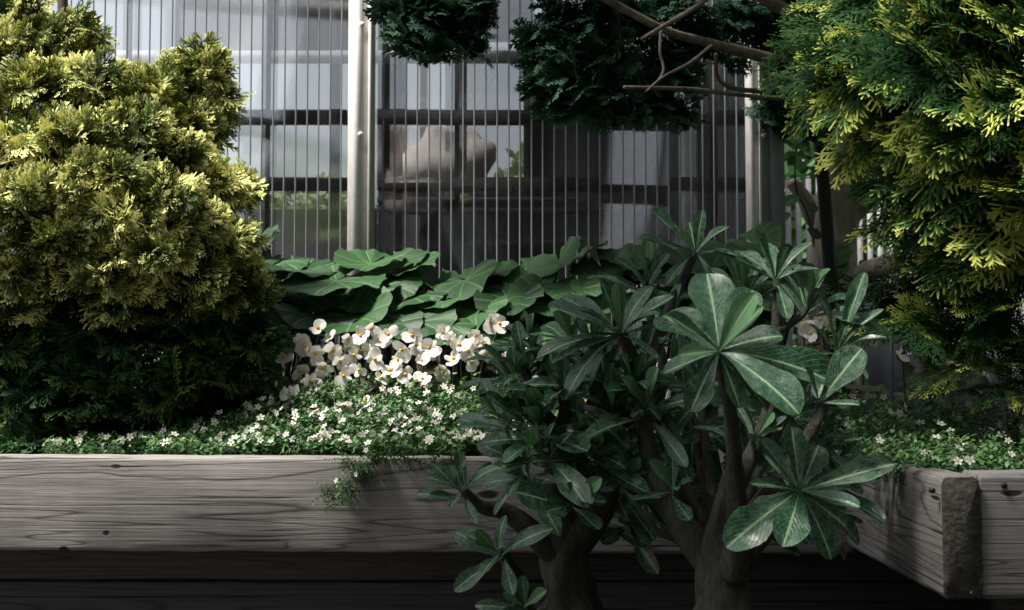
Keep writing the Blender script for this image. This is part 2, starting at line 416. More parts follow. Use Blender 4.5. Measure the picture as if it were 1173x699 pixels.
def mat_sheet(name, clear, milk):
    """clear ribbed plastic: part straight through, part blurred by the moulded skin, a little milky"""
    m, nt, b, out = new_mat(name)
    tc = N(nt, 'ShaderNodeTexCoord')
    mp = N(nt, 'ShaderNodeMapping', inp={'Scale': (9.0, 1.0, 0.9)}); nt.links.new(tc.outputs['Object'], mp.inputs[0])
    nz = N(nt, 'ShaderNodeTexNoise', inp={'Scale': 2.0, 'Detail': 5.0}); nt.links.new(mp.outputs[0], nz.inputs['Vector'])
    tp = N(nt, 'ShaderNodeBsdfTransparent', inp={0: (0.90, 0.92, 0.93, 1)})
    rf = N(nt, 'ShaderNodeBsdfRefraction', inp={'Color': (0.95, 0.95, 0.96, 1), 'Roughness': 0.11, 'IOR': 1.35})
    gl = N(nt, 'ShaderNodeBsdfGlossy', inp={'Color': (1, 1, 1, 1), 'Roughness': 0.15})
    mx0 = N(nt, 'ShaderNodeMixShader', inp={0: 1 - clear})
    nt.links.new(tp.outputs[0], mx0.inputs[1]); nt.links.new(rf.outputs[0], mx0.inputs[2])
    mx = N(nt, 'ShaderNodeMixShader', inp={0: 0.012})
    nt.links.new(mx0.outputs[0], mx.inputs[1]); nt.links.new(gl.outputs[0], mx.inputs[2])
    tl = N(nt, 'ShaderNodeBsdfTranslucent', inp={0: (0.75, 0.74, 0.76, 1)})
    df = N(nt, 'ShaderNodeBsdfDiffuse', inp={0: (0.72, 0.71, 0.73, 1)})
    mm = N(nt, 'ShaderNodeMixShader', inp={0: 0.5}); nt.links.new(tl.outputs[0], mm.inputs[1]); nt.links.new(df.outputs[0], mm.inputs[2])
    m2 = N(nt, 'ShaderNodeMixShader'); nt.links.new(maprange(nt, nz.outputs['Fac'], 0.3, 0.7, milk * 0.5, milk * 1.5), m2.inputs[0])
    nt.links.new(mx.outputs[0], m2.inputs[1]); nt.links.new(mm.outputs[0], m2.inputs[2])
    nt.links.new(m2.outputs[0], out.inputs[0])
    return m
M_SHEET = mat_sheet('clear_ribbed_plastic', 0.6, 0.008)
M_SHEETROOF = mat_sheet('roof_plastic', 0.8, 0.10)
M_RIB = mat_petal('plastic_rib', (0.30, 0.31, 0.33), 0.35)

# ------------------------------------------------------------------ ground and planter
D1, D2 = 2.57, 1.98
zt = P(400, 523, D1).z; zb = P(400, 631, D1).z
BH = zt - zb
gm = np_mesh('ground', [(-400, -400, 0), (400, -400, 0), (400, 900, 0), (-400, 900, 0)], [(0, 1, 2, 3)], smooth=False)
g = link('ground', gm, None, M_GROUND); g['kind'] = 'structure'

def timber_mesh(name, L, T, Hh, seed, bevel=0.010, nx=40):
    """weathered timber along local X, origin at the front-bottom-left corner; softly rounded, slightly uneven arrises"""
    rg = np.random.default_rng(seed)
    prof = []
    for (cy, cz, a0) in ((bevel, bevel, 180), (T - bevel, bevel, 270), (T - bevel, Hh - bevel, 0), (bevel, Hh - bevel, 90)):
        for k in range(4):
            a = R(a0 + 90 * k / 3); prof.append((cy + bevel * math.cos(a), cz + bevel * math.sin(a)))
    n = len(prof); V = []; Fq = []
    xs = np.concatenate([[0, 0.003], np.linspace(0.02, L - 0.02, nx), [L - 0.003, L]])
    w = np.cumsum(rg.normal(0, 0.00045, (len(xs), 2)), axis=0)
    for i, x in enumerate(xs):
        sc = 0.975 if i in (0, len(xs) - 1) else 1.0
        for (y, z) in prof:
            jy, jz = rg.normal(0, 0.0006, 2)
            V.append((x, (y - T / 2) * sc + T / 2 + w[i, 0] * 0.6 + jy, (z - Hh / 2) * sc + Hh / 2 + w[i, 1] + jz))
    for i in range(len(xs) - 1):
        for k in range(n):
            a, b2 = i * n + k, i * n + (k + 1) % n
            Fq.append((a, a + n, b2 + n, b2))
    for base, rev in ((0, False), ((len(xs) - 1) * n, True)):
        c = len(V); V.append(tuple(np.mean([V[base + k] for k in range(n)], axis=0)))
        for k in range(0, n, 2):
            q = (c, base + k, base + (k + 1) % n, base + (k + 2) % n)
            Fq.append(tuple(reversed(q)) if rev else q)
    me = np_mesh(name, V, Fq)
    return me
planter = empty('raised_planter', (0, D1, 0))
tag(planter, 'weathered grey timber raised planter holding the flower bed, stepping forward at one corner', 'planter')
xl, xr = P(-160, 523, D1).x, P(977, 523, D1).x
WOOD_L = mat_wood('weathered_timber', (0.065, 0.061, 0.058), (0.295, 0.275, 0.26),
                  knots=[(P(133, 533, D1).x - xl, BH - 0.020, 2.4, 0.0042), (P(140, 533, D1).x - xl, BH - 0.0195, 38, 0.0014), (P(122, 610, D1).x - xl, 0.038, 1.2, 0.0055), (P(73, 628, D1).x - xl, 0.004, 1.8, 0.006), (P(560, 560, D1).x - xl, 0.12, 2.5, 0.008)])
WOOD_S = mat_wood('weathered_side_timber', (0.06, 0.057, 0.055), (0.25, 0.24, 0.23), knots=[(0.03, BH * 0.80, 6.0, 0.0035), (0.30, BH * 0.5, 1.6, 0.005)])
WOOD_R = mat_wood('weathered_near_timber', (0.065, 0.062, 0.06), (0.27, 0.255, 0.245), knots=[(0.05, BH * 0.86, 3.5, 0.0045), (0.085, BH * 0.33, 1.2, 0.005)])
WOOD_END = mat_plain('timber_end_grain', (0.055, 0.050, 0.042), 0.95, 0, 0.6, 55.0, bump=0.9)
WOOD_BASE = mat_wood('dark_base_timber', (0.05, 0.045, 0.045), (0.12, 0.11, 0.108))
TB = 0.085
def at_planter(o, x, y, z): o.location = (x, y - D1, z)
t1 = link('timber', timber_mesh('timber_front', xr - xl, TB, BH, 1), planter, WOOD_L)
at_planter(t1, xl, D1, zb); t1.rotation_euler = (0, R(0.18), 0)
# side timber runs towards the camera and ends in rough end grain
xs0, xs1 = P(977, 523, D1).x, P(1078, 548, D2).x
side_len = D1 + TB - D2
me = timber_mesh('timber_side', side_len, 0.062, BH, 2, nx=20)
me.materials.append(WOOD_S); me.materials.append(WOOD_END)
for p in me.polygons:
    if abs(p.normal.x) > 0.8 : p.material_index = 1
t2 = link('timber', me, planter)
at_planter(t2, xs1, D2, zb + 0.012)
t2.rotation_euler = (0, 0, R(90) + math.atan2(xs1 - xs0, side_len) * 0.4)
t2.location.x = xs1 + 0.062
t3 = link('timber', timber_mesh('timber_near', 1.6, TB, BH + 0.006, 3), planter, WOOD_R)
at_planter(t3, xs1 + 0.066, D2 + 0.006, zb + 0.010)
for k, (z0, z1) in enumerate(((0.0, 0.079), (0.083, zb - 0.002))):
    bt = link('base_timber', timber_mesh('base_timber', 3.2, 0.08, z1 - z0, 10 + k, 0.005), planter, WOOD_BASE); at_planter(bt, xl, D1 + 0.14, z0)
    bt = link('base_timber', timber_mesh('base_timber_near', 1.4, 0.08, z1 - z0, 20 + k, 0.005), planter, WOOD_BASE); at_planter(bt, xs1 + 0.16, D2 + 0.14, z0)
# nails in the side timber
for (px, py, D) in ((1068, 562, 1.985), (1150, 556, 1.985)):
    q = P(px, py, D)
    V, Fq = tube_arrays([(0, 0.004, 0), (0, -0.003, 0)], [0.005, 0.0045], 8, 0, 1)
    nb = link('nail', np_mesh('nail', [tuple(v) for v in V], Fq), planter, M_STAKE)
    nb.location = q - Vector((0, D1, 0))
# soil: one uneven sheet behind the timbers
zsoil = zt - 0.035
xs = np.linspace(-2.2, 2.6, 97); ys = np.linspace(D1 + 0.05, 5.2, 56)
V = []; 
for y in ys:
    for x in xs:
        V.append((x, y, zsoil + 0.012 * math.sin(x * 9 + y * 5) + rng.uniform(-0.008, 0.008)))
Fq = [(j * 97 + i, j * 97 + i + 1, (j + 1) * 97 + i + 1, (j + 1) * 97 + i) for j in range(55) for i in range(96)]
s = link('soil', np_mesh('soil', V, Fq), None, M_SOIL); s['kind'] = 'structure'
xs = np.linspace(xs1 + 0.055, 2.6, 40); ys = np.linspace(D2 + 0.05, D1 + 0.06, 20); V = []
for y in ys:
    for x in xs: V.append((x, y, zsoil + 0.004 + rng.uniform(-0.008, 0.008)))
Fq = [(j * 40 + i, j * 40 + i + 1, (j + 1) * 40 + i + 1, (j + 1) * 40 + i) for j in range(19) for i in range(39)]
s = link('soil', np_mesh('soil_near', V, Fq), None, M_SOIL); s['kind'] = 'structure'

# ------------------------------------------------------------------ greenhouse
DW = 3.62                                              # outer face of the ribbed wall
gh = empty('greenhouse', (0, DW, zsoil))
tag(gh, 'greenhouse wall of clear ribbed plastic sheets between pale aluminium posts', 'greenhouse')
def ghp(o): 
    o.matrix_parent_inverse = Matrix.Translation((0, -DW, -zsoil)); return o
ztop = 2.55
def sheet(x0, x1, z0, z1, y):
    mb = MB(); mb.box((x0, y, z0), (x1, y + 0.009, z1))
    o = ghp(link('plastic_sheet', mb.mesh('plastic_sheet'), gh, M_SHEET))
    rb = MB(); n = int((x1 - x0) / 0.0345)
    for i in range(1, n + 1):
        x = x0 + i * (x1 - x0) / (n + 1) + rng.uniform(-0.0006, 0.0006)
        # moulded rib: small half-round bead on the outer skin
        w = 0.0024
        for a0, a1 in ((0, 45), (45, 90), (90, 135), (135, 180)):
            c0, s0, c1, s1 = math.cos(R(a0)), math.sin(R(a0)), math.cos(R(a1)), math.sin(R(a1))
            rb.quad((x + w * c0, y - 0.0005 - w * 1.0 * s0, z0), (x + w * c1, y - 0.0005 - w * s1, z0), (x + w * c1, y - 0.0005 - w * s1, z1), (x + w * c0, y - 0.0005 - w * s0, z1))
    r = link('ribs', rb.mesh('ribs', True), o, M_RIB); r['kind'] = 'stuff'
def post(pxc, wpx, steps):
    x = P(pxc, 300, DW).x; w = M(wpx, DW)
    mb = MB()
    mb.box((x - w / 2, DW - 0.030, zsoil - 0.05), (x + w / 2, DW - 0.004, ztop))
    mb.box((x - w / 2 + w * 0.16, DW - 0.036, zsoil - 0.05), (x + w * 0.10, DW - 0.0295, ztop))
    mb.box((x + w * 0.28, DW - 0.040, zsoil - 0.05), (x + w * 0.42, DW - 0.0295, ztop))
    o = ghp(link('post', mb.mesh('post'), gh, M_ALU))
    for py, dx in steps:
        q = P(pxc + dx, py, DW - 0.04)
        V, Fq = tube_arrays([(0, 0.006, 0), (0, -0.004, 0), (0, -0.008, 0)], [0.008, 0.008, 0.0045], 10, 0, 1)
        bo = link('bolt', np_mesh('bolt', [tuple(v) for v in V], Fq), o, M_PALEBOARD)
        bo.location = (q.x, DW - 0.037, q.z)
    return x, w
xA, wA = post(414, 30, ((28, 1), (154, -1)))
xB, wB = post(863, 17, ((155, 12),))
# the corner post: a pale face, then a deeper, darker grey return with a groove
xe = P(899, 300, DW).x
mb = MB(); mb.box((xB + wB / 2 + 0.001, DW - 0.018, zsoil - 0.05), (xB + wB / 2 + 0.022, DW + 0.10, ztop)); mb.box((xB + wB / 2 + 0.026, DW - 0.010, zsoil - 0.05), (xe, DW + 0.10, ztop))
ghp(link('corner_return', mb.mesh('corner_return'), gh, M_RETURN))
xL = P(-120, 300, DW).x
sheet(xL, xA - wA / 2 + 0.01, zsoil - 0.03, ztop, DW)
sheet(xA + wA / 2 - 0.01, xB - wB / 2 + 0.01, zsoil - 0.03, ztop, DW + 0.002)
# frame behind the sheets: rails and mullions
DF = DW + 0.10
def bar(px0, px1, py0, py1, D=DF, th=0.035, mat=M_FRAMEW, name='rail'):
    a, b = P(px0, py1, D), P(px1, py0, D)
    mb = MB(); mb.box((a.x, D, a.z), (b.x, D + th, b.z))
    return ghp(link(name, mb.mesh(name), gh, mat))
for (a, b) in ((-60, 397), (432, 855)):
    bar(a, b, 126, 141, DF, 0.04)
    bar(a, b, 203, 217, DF, 0.04)
for (x0, x1, D) in ((296, 311, DF + 0.045), (140, 152, DF + 0.045), (520, 535, DF + 0.045), (452, 462, DF + 0.045), (740, 760, DF + 0.045), (802, 818, DF + 0.045)):
    bar(x0, x1, -260, 420, D, 0.04, name='mullion')
# far wall: boarded below, glazed above, light door jamb
DB = 5.6
for (x0, x1, y0, y1, m_) in ((-120, 250, 215, 420, M_DARKBOARD), (251, 431, 240, 420, M_DARKBOARD), (432, 600, 206, 420, M_DARKBOARD), (432, 467, -160, 205, M_DARKBOARD), (468, 600, -160, 46, M_GREYBOARD), (521, 533, 47, 205, M_DARKBOARD), (200, 400, -160, 66, M_GREYBOARD), (601, 772, 20, 420, M_DARKBOARD), (773, 800, 205, 420, M_DARKBOARD), (801, 890, 20, 420, M_DARKBOARD)):
    bar(x0, x1, y0, y1, DB, 0.04, m_, 'far_wall_board')
for (x0, x1) in ((376, 392), (600, 612), (200, 212), (480, 490)):
    bar(x0, x1, -200, 400, DB - 0.06, 0.05, M_FRAMEW, 'far_mullion')
bar(-120, 800, 58, 70, DB - 0.12, 0.05, M_PALEBOARD, 'far_rail')
bar(782, 796, 128, 300, 4.9, 0.03, M_PALEBOARD, 'door_jamb')
bar(745, 781, 120, 300, 4.93, 0.03, M_GREYBOARD, 'door_leaf')
# roof and end wall of plastic, floor shelf
mb = MB(); mb.box((xL, DW + 0.02, ztop + 0.01), (xB, DB + 0.1, ztop + 0.018))
ghp(link('roof_sheet', mb.mesh('roof_sheet'), gh, M_SHEETROOF))
mb = MB(); mb.box((P(440, 0, DW).x, DW + 0.03, ztop + 0.025), (xB + 0.02, DB + 0.1, ztop + 0.045))  # unseen opaque cover added to keep sun out of the right-hand interior
ghp(link('roof_sun_block', mb.mesh('roof_sun_block'), gh, M_FRAMEW))
for i in range(6):
    x = xL + (xB - xL) * i / 5
    mb = MB(); mb.box((x - 0.02, DW + 0.02, ztop - 0.06), (x + 0.02, DB + 0.1, ztop + 0.006))
    ghp(link('rafter', mb.mesh('rafter'), gh, M_FRAMEW))
bar(432, 740, 226, 232, 4.3, 0.35, M_FRAMEW, 'bench_top')
mb = MB(); mb.box((xB - 0.02, DW + 0.12, zsoil), (xB + 0.0, DB, ztop - 0.07))
ghp(link('end_wall_sheet', mb.mesh('end_wall_sheet'), gh, M_SHEETROOF))
# pale sack lying on the bench inside
def blob(name, c, r, mat, parent=None, seed=3, nu=28, nv=18, amp=0.25):
    rg = np.random.default_rng(seed); ph = rg.uniform(0, 6, 8)
    V = []; Fq = []
    for j in range(nv + 1):
        th = math.pi * (0.02 + 0.96 * j / nv)
        for i in range(nu):
            a = 2 * math.pi * i / nu
            d = Vector((math.sin(th) * math.cos(a), math.sin(th) * math.sin(a), math.cos(th)))
            k = 1 + amp * (0.4 * math.sin(3 * a + ph[0] + th * 2) + 0.3 * math.sin(5 * a + ph[1] - 3 * th) + 0.3 * math.sin(4 * th + ph[2] + 2 * a))
            V.append((c[0] + d.x * r[0] * k, c[1] + d.y * r[1] * k, c[2] + d.z * r[2] * k))
    for j in range(nv):
        for i in range(nu):
            a, b = j * nu + i, j * nu + (i + 1) % nu
            Fq.append((a, a + nu, b + nu, b))
    return link(name, np_mesh(name, V, Fq), parent, mat)
bench_z = P(500, 226, 4.3).z
c = P(512, 185, 4.45)
sk = blob('cloth_bundle', (c.x, 4.47, bench_z + 0.125), (0.16, 0.12, 0.125), M_CLOTH, amp=0.45)
tag(sk, 'pale crumpled cloth bundle on the bench behind the ribbed plastic wall', 'cloth')
# hedge beyond the greenhouse
def leaf_mass(name, lo, hi, n, size, mat, seed=1):
    rg = np.random.default_rng(seed)
    c = rg.uniform(lo, hi, (n, 3))
    c[:, 2] += 0.25 * np.sin(c[:, 0] * 2.1) + 0.15 * np.sin(c[:, 0] * 5.3 + 1)
    a = rg.normal(size=(n, 3)); a /= np.linalg.norm(a, axis=1)[:, None]
    b = np.cross(a, rg.normal(size=(n, 3))); b /= np.linalg.norm(b, axis=1)[:, None]
    s = size * rg.uniform(0.6, 1.4, (n, 1))
    V = np.stack([c - a * s, c + b * s * 0.45, c + a * s, c - b * s * 0.45], axis=1).reshape(-1, 3)
    Fq = np.arange(n * 4).reshape(-1, 4)
    return np_mesh(name, V, Fq, {'tip': np.repeat(rg.uniform(0, 1, n), 4)}, smooth=False)
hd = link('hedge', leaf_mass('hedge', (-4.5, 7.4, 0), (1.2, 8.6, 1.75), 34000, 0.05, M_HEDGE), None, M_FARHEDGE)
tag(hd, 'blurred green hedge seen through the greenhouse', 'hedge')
hd = link('hedge', leaf_mass('hedge_tall', (1.3, 6.4, 0), (6.5, 8.6, 3.6), 26000, 0.09, M_HEDGE, 2), None, M_HEDGE)
tag(hd, 'tall dark hedge behind the pale picket fence', 'hedge')

for nm, lo, hi, n_, sd, lab in (('light_block_behind', (-3.6, -1.9, 0), (4.0, -0.9, 3.1), 34000, 3, 'unseen tall hedge added behind the camera to cut sky light from the front'), ('light_block_side', (2.1, -1.0, 0), (3.1, 3.6, 3.0), 26000, 4, 'unseen tall hedge added beyond the thuja to cut sky light from the right')):  # unseen hedges, added outside the view to cut low sky light
    hd = link('hedge', leaf_mass(nm, lo, hi, n_, 0.10, M_HEDGE, sd), None, M_HEDGE); tag(hd, lab, 'hedge')

# ------------------------------------------------------------------ fence, stake behind on the other side
fence = empty('picket_fence', (1.4, 5.3, 0))
tag(fence, 'pale grey picket fence behind the gnarled tree trunk', 'fence')
x0, x1 = P(880, 240, 5.3).x, P(1230, 240, 5.3).x
npk = int((x1 - x0) / M(11.5, 5.3))
zp0, zp1 = 0.25, P(930, 205, 5.3).z
pm = MB(); pm.box((-0.011, 0, zp0), (0.011, 0.014, zp1)); pm.box((-0.006, 0.001, zp1 + 0.0005), (0.006, 0.013, zp1 + 0.012)); pmesh = pm.mesh('picket')
for i in range(npk):
    o = link('picket', pmesh, fence, M_FENCE); o.location = (x0 + i * (x1 - x0) / npk - 1.4, rng.uniform(-0.002, 0.002), rng.uniform(-0.006, 0.006))
for z in (0.5, zp1 - 0.10):
    mb = MB(); mb.box((x0 - 1.4, 0.018, z - 0.03), (x1 - 1.4, 0.05, z + 0.03)); link('fence_rail', mb.mesh('fence_rail'), fence, M_FENCE)
# low pale boards behind the right-hand shrub
bd = empty('board_edging', (1.4, 4.5, 0)); tag(bd, 'row of grey upright boards low behind the thuja branches', 'boards')
for i, px in enumerate(range(920, 1240, 34)):
    a = P(px, 330, 4.5); b = P(px + 31, 330, 4.5)
    mb = MB(); mb.box((a.x - 1.4, 0, 0.3), (b.x - 1.4, 0.022, P(px, 316 + rng.uniform(-6, 6), 4.5).z))
    link('board', mb.mesh('board'), bd, [M_GREYBOARD, M_FENCE, M_GREYBOARD, M_GREYBOARD][i % 4])
a = P(958, 430, 3.75); b = P(938, 148, 3.75)
st = tube('garden_stake', [a, a.lerp(b, 0.5) + Vector((0.004, 0, 0)), b], [0.022, 0.021, 0.019], M_STAKE, None, 10, 0.04)
tag(st, 'thin black garden stake leaning in front of the gnarled trunk', 'stake')

# ------------------------------------------------------------------ conifer spray templates
def spray_template(L, nside, ang, blen, sub, sublen, w, seed, droop=0.15, tipw=0.55, cup=0.0):
    rg = np.random.default_rng(seed)
    V, Fq, tip = [], [], []
    def strand(p, d, l, w0, t0, t1):
        # flat strand of overlapping scale leaves: a little wider in the middle
        n = np.array([d[1], -d[0], 0.0])
        zj = rg.normal(0, 0.10) * l
        k = len(V)
        pts = [(p, w0 * 0.8), (p + d * l * 0.55 + np.array([0, 0, zj * .5]), w0), (p + d * l + np.array([0, 0, zj]), w0 * tipw)]
        for i, (q, ww) in enumerate(pts):
            up = np.array([0, 0, ww * 0.35 * (1 if i % 2 else -1)])
            V.append(q - n * ww / 2 + up * 0.4); V.append(q + n * ww / 2 - up * 0.4)
            t = t0 + (t1 - t0) * i / 2; tip.extend([t, t])
        Fq.append((k, k + 1, k + 3, k + 2)); Fq.append((k + 2, k + 3, k + 5, k + 4))
    d0 = np.array([0.0, 1.0, 0.0])
    strand(np.zeros(3), d0, L * 0.5, w * 1.2, 0, 0.45); strand(np.array([0, L * 0.5, 0.0]), d0, L * 0.5, w, 0.45, 1.0)
    for i in range(nside):
        t = 0.10 + 0.86 * (i + rg.uniform(-0.2, 0.2)) / nside
        for s in (-1, 1):
            a = R(ang * (1.15 - 0.45 * t) + rg.normal(0, 6)) * s
            d = np.array([math.sin(a), math.cos(a), 0.0])
            l = L * blen * (math.sin(math.pi * min(1, 0.18 + 0.72 * t)) ** 0.8) * rg.uniform(0.75, 1.15) * (1 - 0.35 * t)
            p = np.array([0, L * t, rg.normal(0, 0.004)])
            strand(p, d, l, w, 0.25 + 0.3 * t, 0.75 + 0.25 * t)
            ns = max(1, int(sub * (l / (L * blen)) + 0.5))
            for j in range(ns):
                u = 0.28 + 0.62 * (j + 0.5) / ns
                for s2 in (-1, 1):
                    a2 = a + s2 * R(38 + rg.normal(0, 7))
                    d2 = np.array([math.sin(a2), math.cos(a2), 0.0])
                    strand(p + d * l * u, d2, l * sublen * (1.1 - 0.55 * u) * rg.uniform(0.7, 1.2), w * 0.9, 0.35 + 0.3 * u + 0.15 * t, 0.8 + 0.2 * u)
    V = np.array(V)
    yy = V[:, 1] / L; xx = V[:, 0] / L
    V[:, 2] += -droop * L * yy ** 2 + cup * L * xx ** 2
    return V, np.array(Fq), np.array(tip)
HIN = [spray_template(0.10, 6, 52, 0.60, 4, 0.46, 0.0036, 100 + k, 0.12 + 0.12 * (k % 3), 0.8, -0.7) for k in range(5)]
HINSTEM = None
THU = [spray_template(0.18, 11, 40, 0.46, 5, 0.40, 0.0034, 200 + k, 0.12 + 0.15 * (k % 3), 0.6, -0.25) for k in range(5)]
DRK = [spray_template(0.10, 6, 50, 0.60, 3, 0.5, 0.0060, 300 + k, 0.10 + 0.1 * (k % 3), 0.9, -0.3) for k in range(4)]

def build_crown(owner, templates, inst, mat, name, n_objects=300, vary=0.25):
    """inst: list of (loc, dir, normal, scale, score). The sprays that show largest become parts, the rest one part."""
    inst = sorted(inst, key=lambda q: -q[4])
    inv = Matrix.Translation(-owner.location)
    meshes = [np_mesh(name, V, Fq, {'tip': t}, smooth=False) for V, Fq, t in templates]
    for me in meshes: me.materials.append(mat)
    for i, q in enumerate(inst[:n_objects]):
        link(name, meshes[i % len(meshes)], owner, None, inv @ mat4(q[0], q[1], q[2], q[3]))
    rest = inst[n_objects:]
    if not rest: return
    VV, FF, TT = [], [], []
    off = 0
    for i, q in enumerate(rest):
        V, Fq, t = templates[i % len(templates)]
        x, y, z = frame(q[1], q[2])
        A = np.array([x, y, z]) * q[3]
        VV.append(V @ A + np.array(q[0] - owner.location)); FF.append(Fq + off); TT.append(t + rng.uniform(-0.5, 0.5) * vary)
        off += len(V)
    o = link('crown', np_mesh('crown', np.concatenate(VV), np.concatenate(FF), {'tip': np.concatenate(TT)}, smooth=False), owner, mat)
    o['kind'] = 'stuff'
CAMP = Vector((0, 0, ZC))
def clump_sprays(inst, c, r, n, scale, up=0.35, droop=0.0, nup=1.0, seed=0, inner=0.45, pull=(0, 0, 0), jit=0.35, out=1.0, fwd=0.0):
    """sprays through an ellipsoid of radii r round c, denser towards its surface"""
    rg = np.random.default_rng(seed)
    pull = Vector(pull)
    for _ in range(n):
        u = Vector(rg.normal(size=3)).normalized()
        if u.z < -0.55 and rg.random() < 0.7: u.z = -u.z
        k = inner + (1 - inner) * rg.random() ** 0.6
        loc = c + Vector((u.x * r[0], u.y * r[1], u.z * r[2])) * k
        d = (Vector((u.x, u.y, u.z * 0.5)) * out + Vector((0, 0, up - droop)) + pull + Vector(rg.normal(size=3)) * jit).normalized()
        nn = (Vector((0, -fwd, nup)) + u * 0.6 + Vector(rg.normal(size=3)) * jit).normalized()
        s = scale * rg.uniform(0.7, 1.25)
        tocam = (CAMP - c).normalized()
        inst.append((loc - d * 0.05 * s, d, nn, s, k * (u.dot(tocam) + 0.25 * u.z) * s))

# ------------------------------------------------------------------ golden cypress
cyp = empty('golden_cypress', (P(95, 500, 3.05).x, 3.05, zsoil))
tag(cyp, 'golden yellow hinoki cypress with layered fan sprays beside the ribbed wall', 'cypress')
base = Vector(cyp.location)
top = P(70, -60, 3.08)
def rel(owner, p): return Vector(p) - Vector(owner.location)
tube('trunk', [rel(cyp, base), rel(cyp, base.lerp(top, 0.35) + Vector((0.03, 0, 0))), rel(cyp, base.lerp(top, 0.7)), rel(cyp, top)], [0.035, 0.028, 0.02, 0.008], M_BARK, cyp, 9, 0.12)
inst = []
CL = [  # px, py, depth, radius px, vertical radius px, sprays
    (30, 55, 3.05, 60, 35, 70), (85, 40, 3.12, 40, 26, 60), (10, 20, 3.1, 60, 40, 60), (-20, 110, 2.9, 70, 42, 70), (45, 105, 2.92, 55, 32, 75), (110, 100, 2.95, 52, 32, 80),
    (165, 108, 2.98, 42, 30, 60), (205, 92, 3.05, 26, 30, 45), (232, 82, 3.06, 26, 34, 70), (243, 120, 3.06, 20, 34, 55), (222, 145, 3.02, 30, 34, 60), (150, 150, 2.85, 50, 28, 75),
    (85, 160, 2.8, 55, 30, 85), (20, 175, 2.78, 55, 32, 80), (-40, 200, 2.8, 60, 40, 60), (200, 185, 2.9, 42, 28, 70), (120, 205, 2.76, 55, 28, 85), (55, 225, 2.74, 50, 28, 80), (5, 245, 2.74, 48, 30, 80),
    (180, 225, 2.78, 50, 24, 80), (240, 215, 2.92, 36, 22, 60), (262, 222, 3.0, 30, 16, 40), (140, 255, 2.75, 55, 22, 80), (210, 258, 2.82, 48, 22, 80), (70, 280, 2.75, 50, 22, 70),
    (255, 285, 2.9, 34, 24, 65), (272, 318, 2.92, 24, 20, 50), (170, 292, 2.76, 55, 16, 70), (110, 320, 2.77, 45, 14, 50), (220, 318, 2.84, 48, 16, 60), (20, 315, 2.78, 40, 22, 50), (-40, 290, 2.8, 50, 40, 50), (150, 330, 2.82, 50, 10, 35), (235, 342, 2.86, 36, 10, 18), (130, 352, 2.84, 40, 8, 14), (288, 335, 2.93, 16, 12, 18), (10, 352, 2.84, 34, 10, 12)]
for i, (px, py, D, rp, rz, n) in enumerate(CL):
    c = P(px, py, D)
    clump_sprays(inst, c, (M(rp, D) * 0.82, M(rp, D) * 0.75, M(rz, D) * 0.62), int(n * 0.95), 0.95, 0.30, 0.0, 0.45, 400 + i, 0.35, (0.05, -0.10, 0.0), 0.38, 0.75, 0.75)
    b0 = base.lerp(top, min(0.95, max(0.15, (c.z - base.z) / (top.z - base.z) * 0.8)))
    tube('limb', [rel(cyp, b0), rel(cyp, b0.lerp(c, 0.5) + Vector((0, 0, -0.02))), rel(cyp, c)], [0.012, 0.008, 0.003], M_BARK, cyp, 6, 0.1, 4)
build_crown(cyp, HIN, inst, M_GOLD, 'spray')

# shaded lower part of the cypress, its shade put into a dark green colour
lowc = empty('cypress_shaded_part', (P(140, 505, 2.98).x, 2.98, zsoil))
tag(lowc, 'lower foliage of the golden cypress, its shade put into a dark green colour', 'cypress')
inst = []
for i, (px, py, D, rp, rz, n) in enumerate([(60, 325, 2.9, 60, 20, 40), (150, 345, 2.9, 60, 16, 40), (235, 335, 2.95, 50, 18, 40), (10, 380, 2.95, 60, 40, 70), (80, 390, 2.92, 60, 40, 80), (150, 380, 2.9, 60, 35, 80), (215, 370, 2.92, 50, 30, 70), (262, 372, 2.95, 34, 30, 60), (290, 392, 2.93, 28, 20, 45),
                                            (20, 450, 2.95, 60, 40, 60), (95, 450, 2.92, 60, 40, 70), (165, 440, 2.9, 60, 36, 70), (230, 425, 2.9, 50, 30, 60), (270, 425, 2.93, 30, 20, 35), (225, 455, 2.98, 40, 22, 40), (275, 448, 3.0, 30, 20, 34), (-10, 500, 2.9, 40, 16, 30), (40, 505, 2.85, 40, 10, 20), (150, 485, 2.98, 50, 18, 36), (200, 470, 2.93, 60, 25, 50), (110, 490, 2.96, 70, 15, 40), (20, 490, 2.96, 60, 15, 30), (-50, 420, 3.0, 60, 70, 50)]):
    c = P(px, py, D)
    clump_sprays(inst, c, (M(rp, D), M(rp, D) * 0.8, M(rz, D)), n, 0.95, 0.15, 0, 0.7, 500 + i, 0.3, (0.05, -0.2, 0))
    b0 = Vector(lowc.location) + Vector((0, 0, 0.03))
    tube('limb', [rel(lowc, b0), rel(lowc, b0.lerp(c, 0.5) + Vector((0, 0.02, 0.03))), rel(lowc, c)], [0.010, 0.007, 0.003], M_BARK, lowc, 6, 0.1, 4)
build_crown(lowc, HIN, inst, M_SHADEGREEN, 'spray', 250)

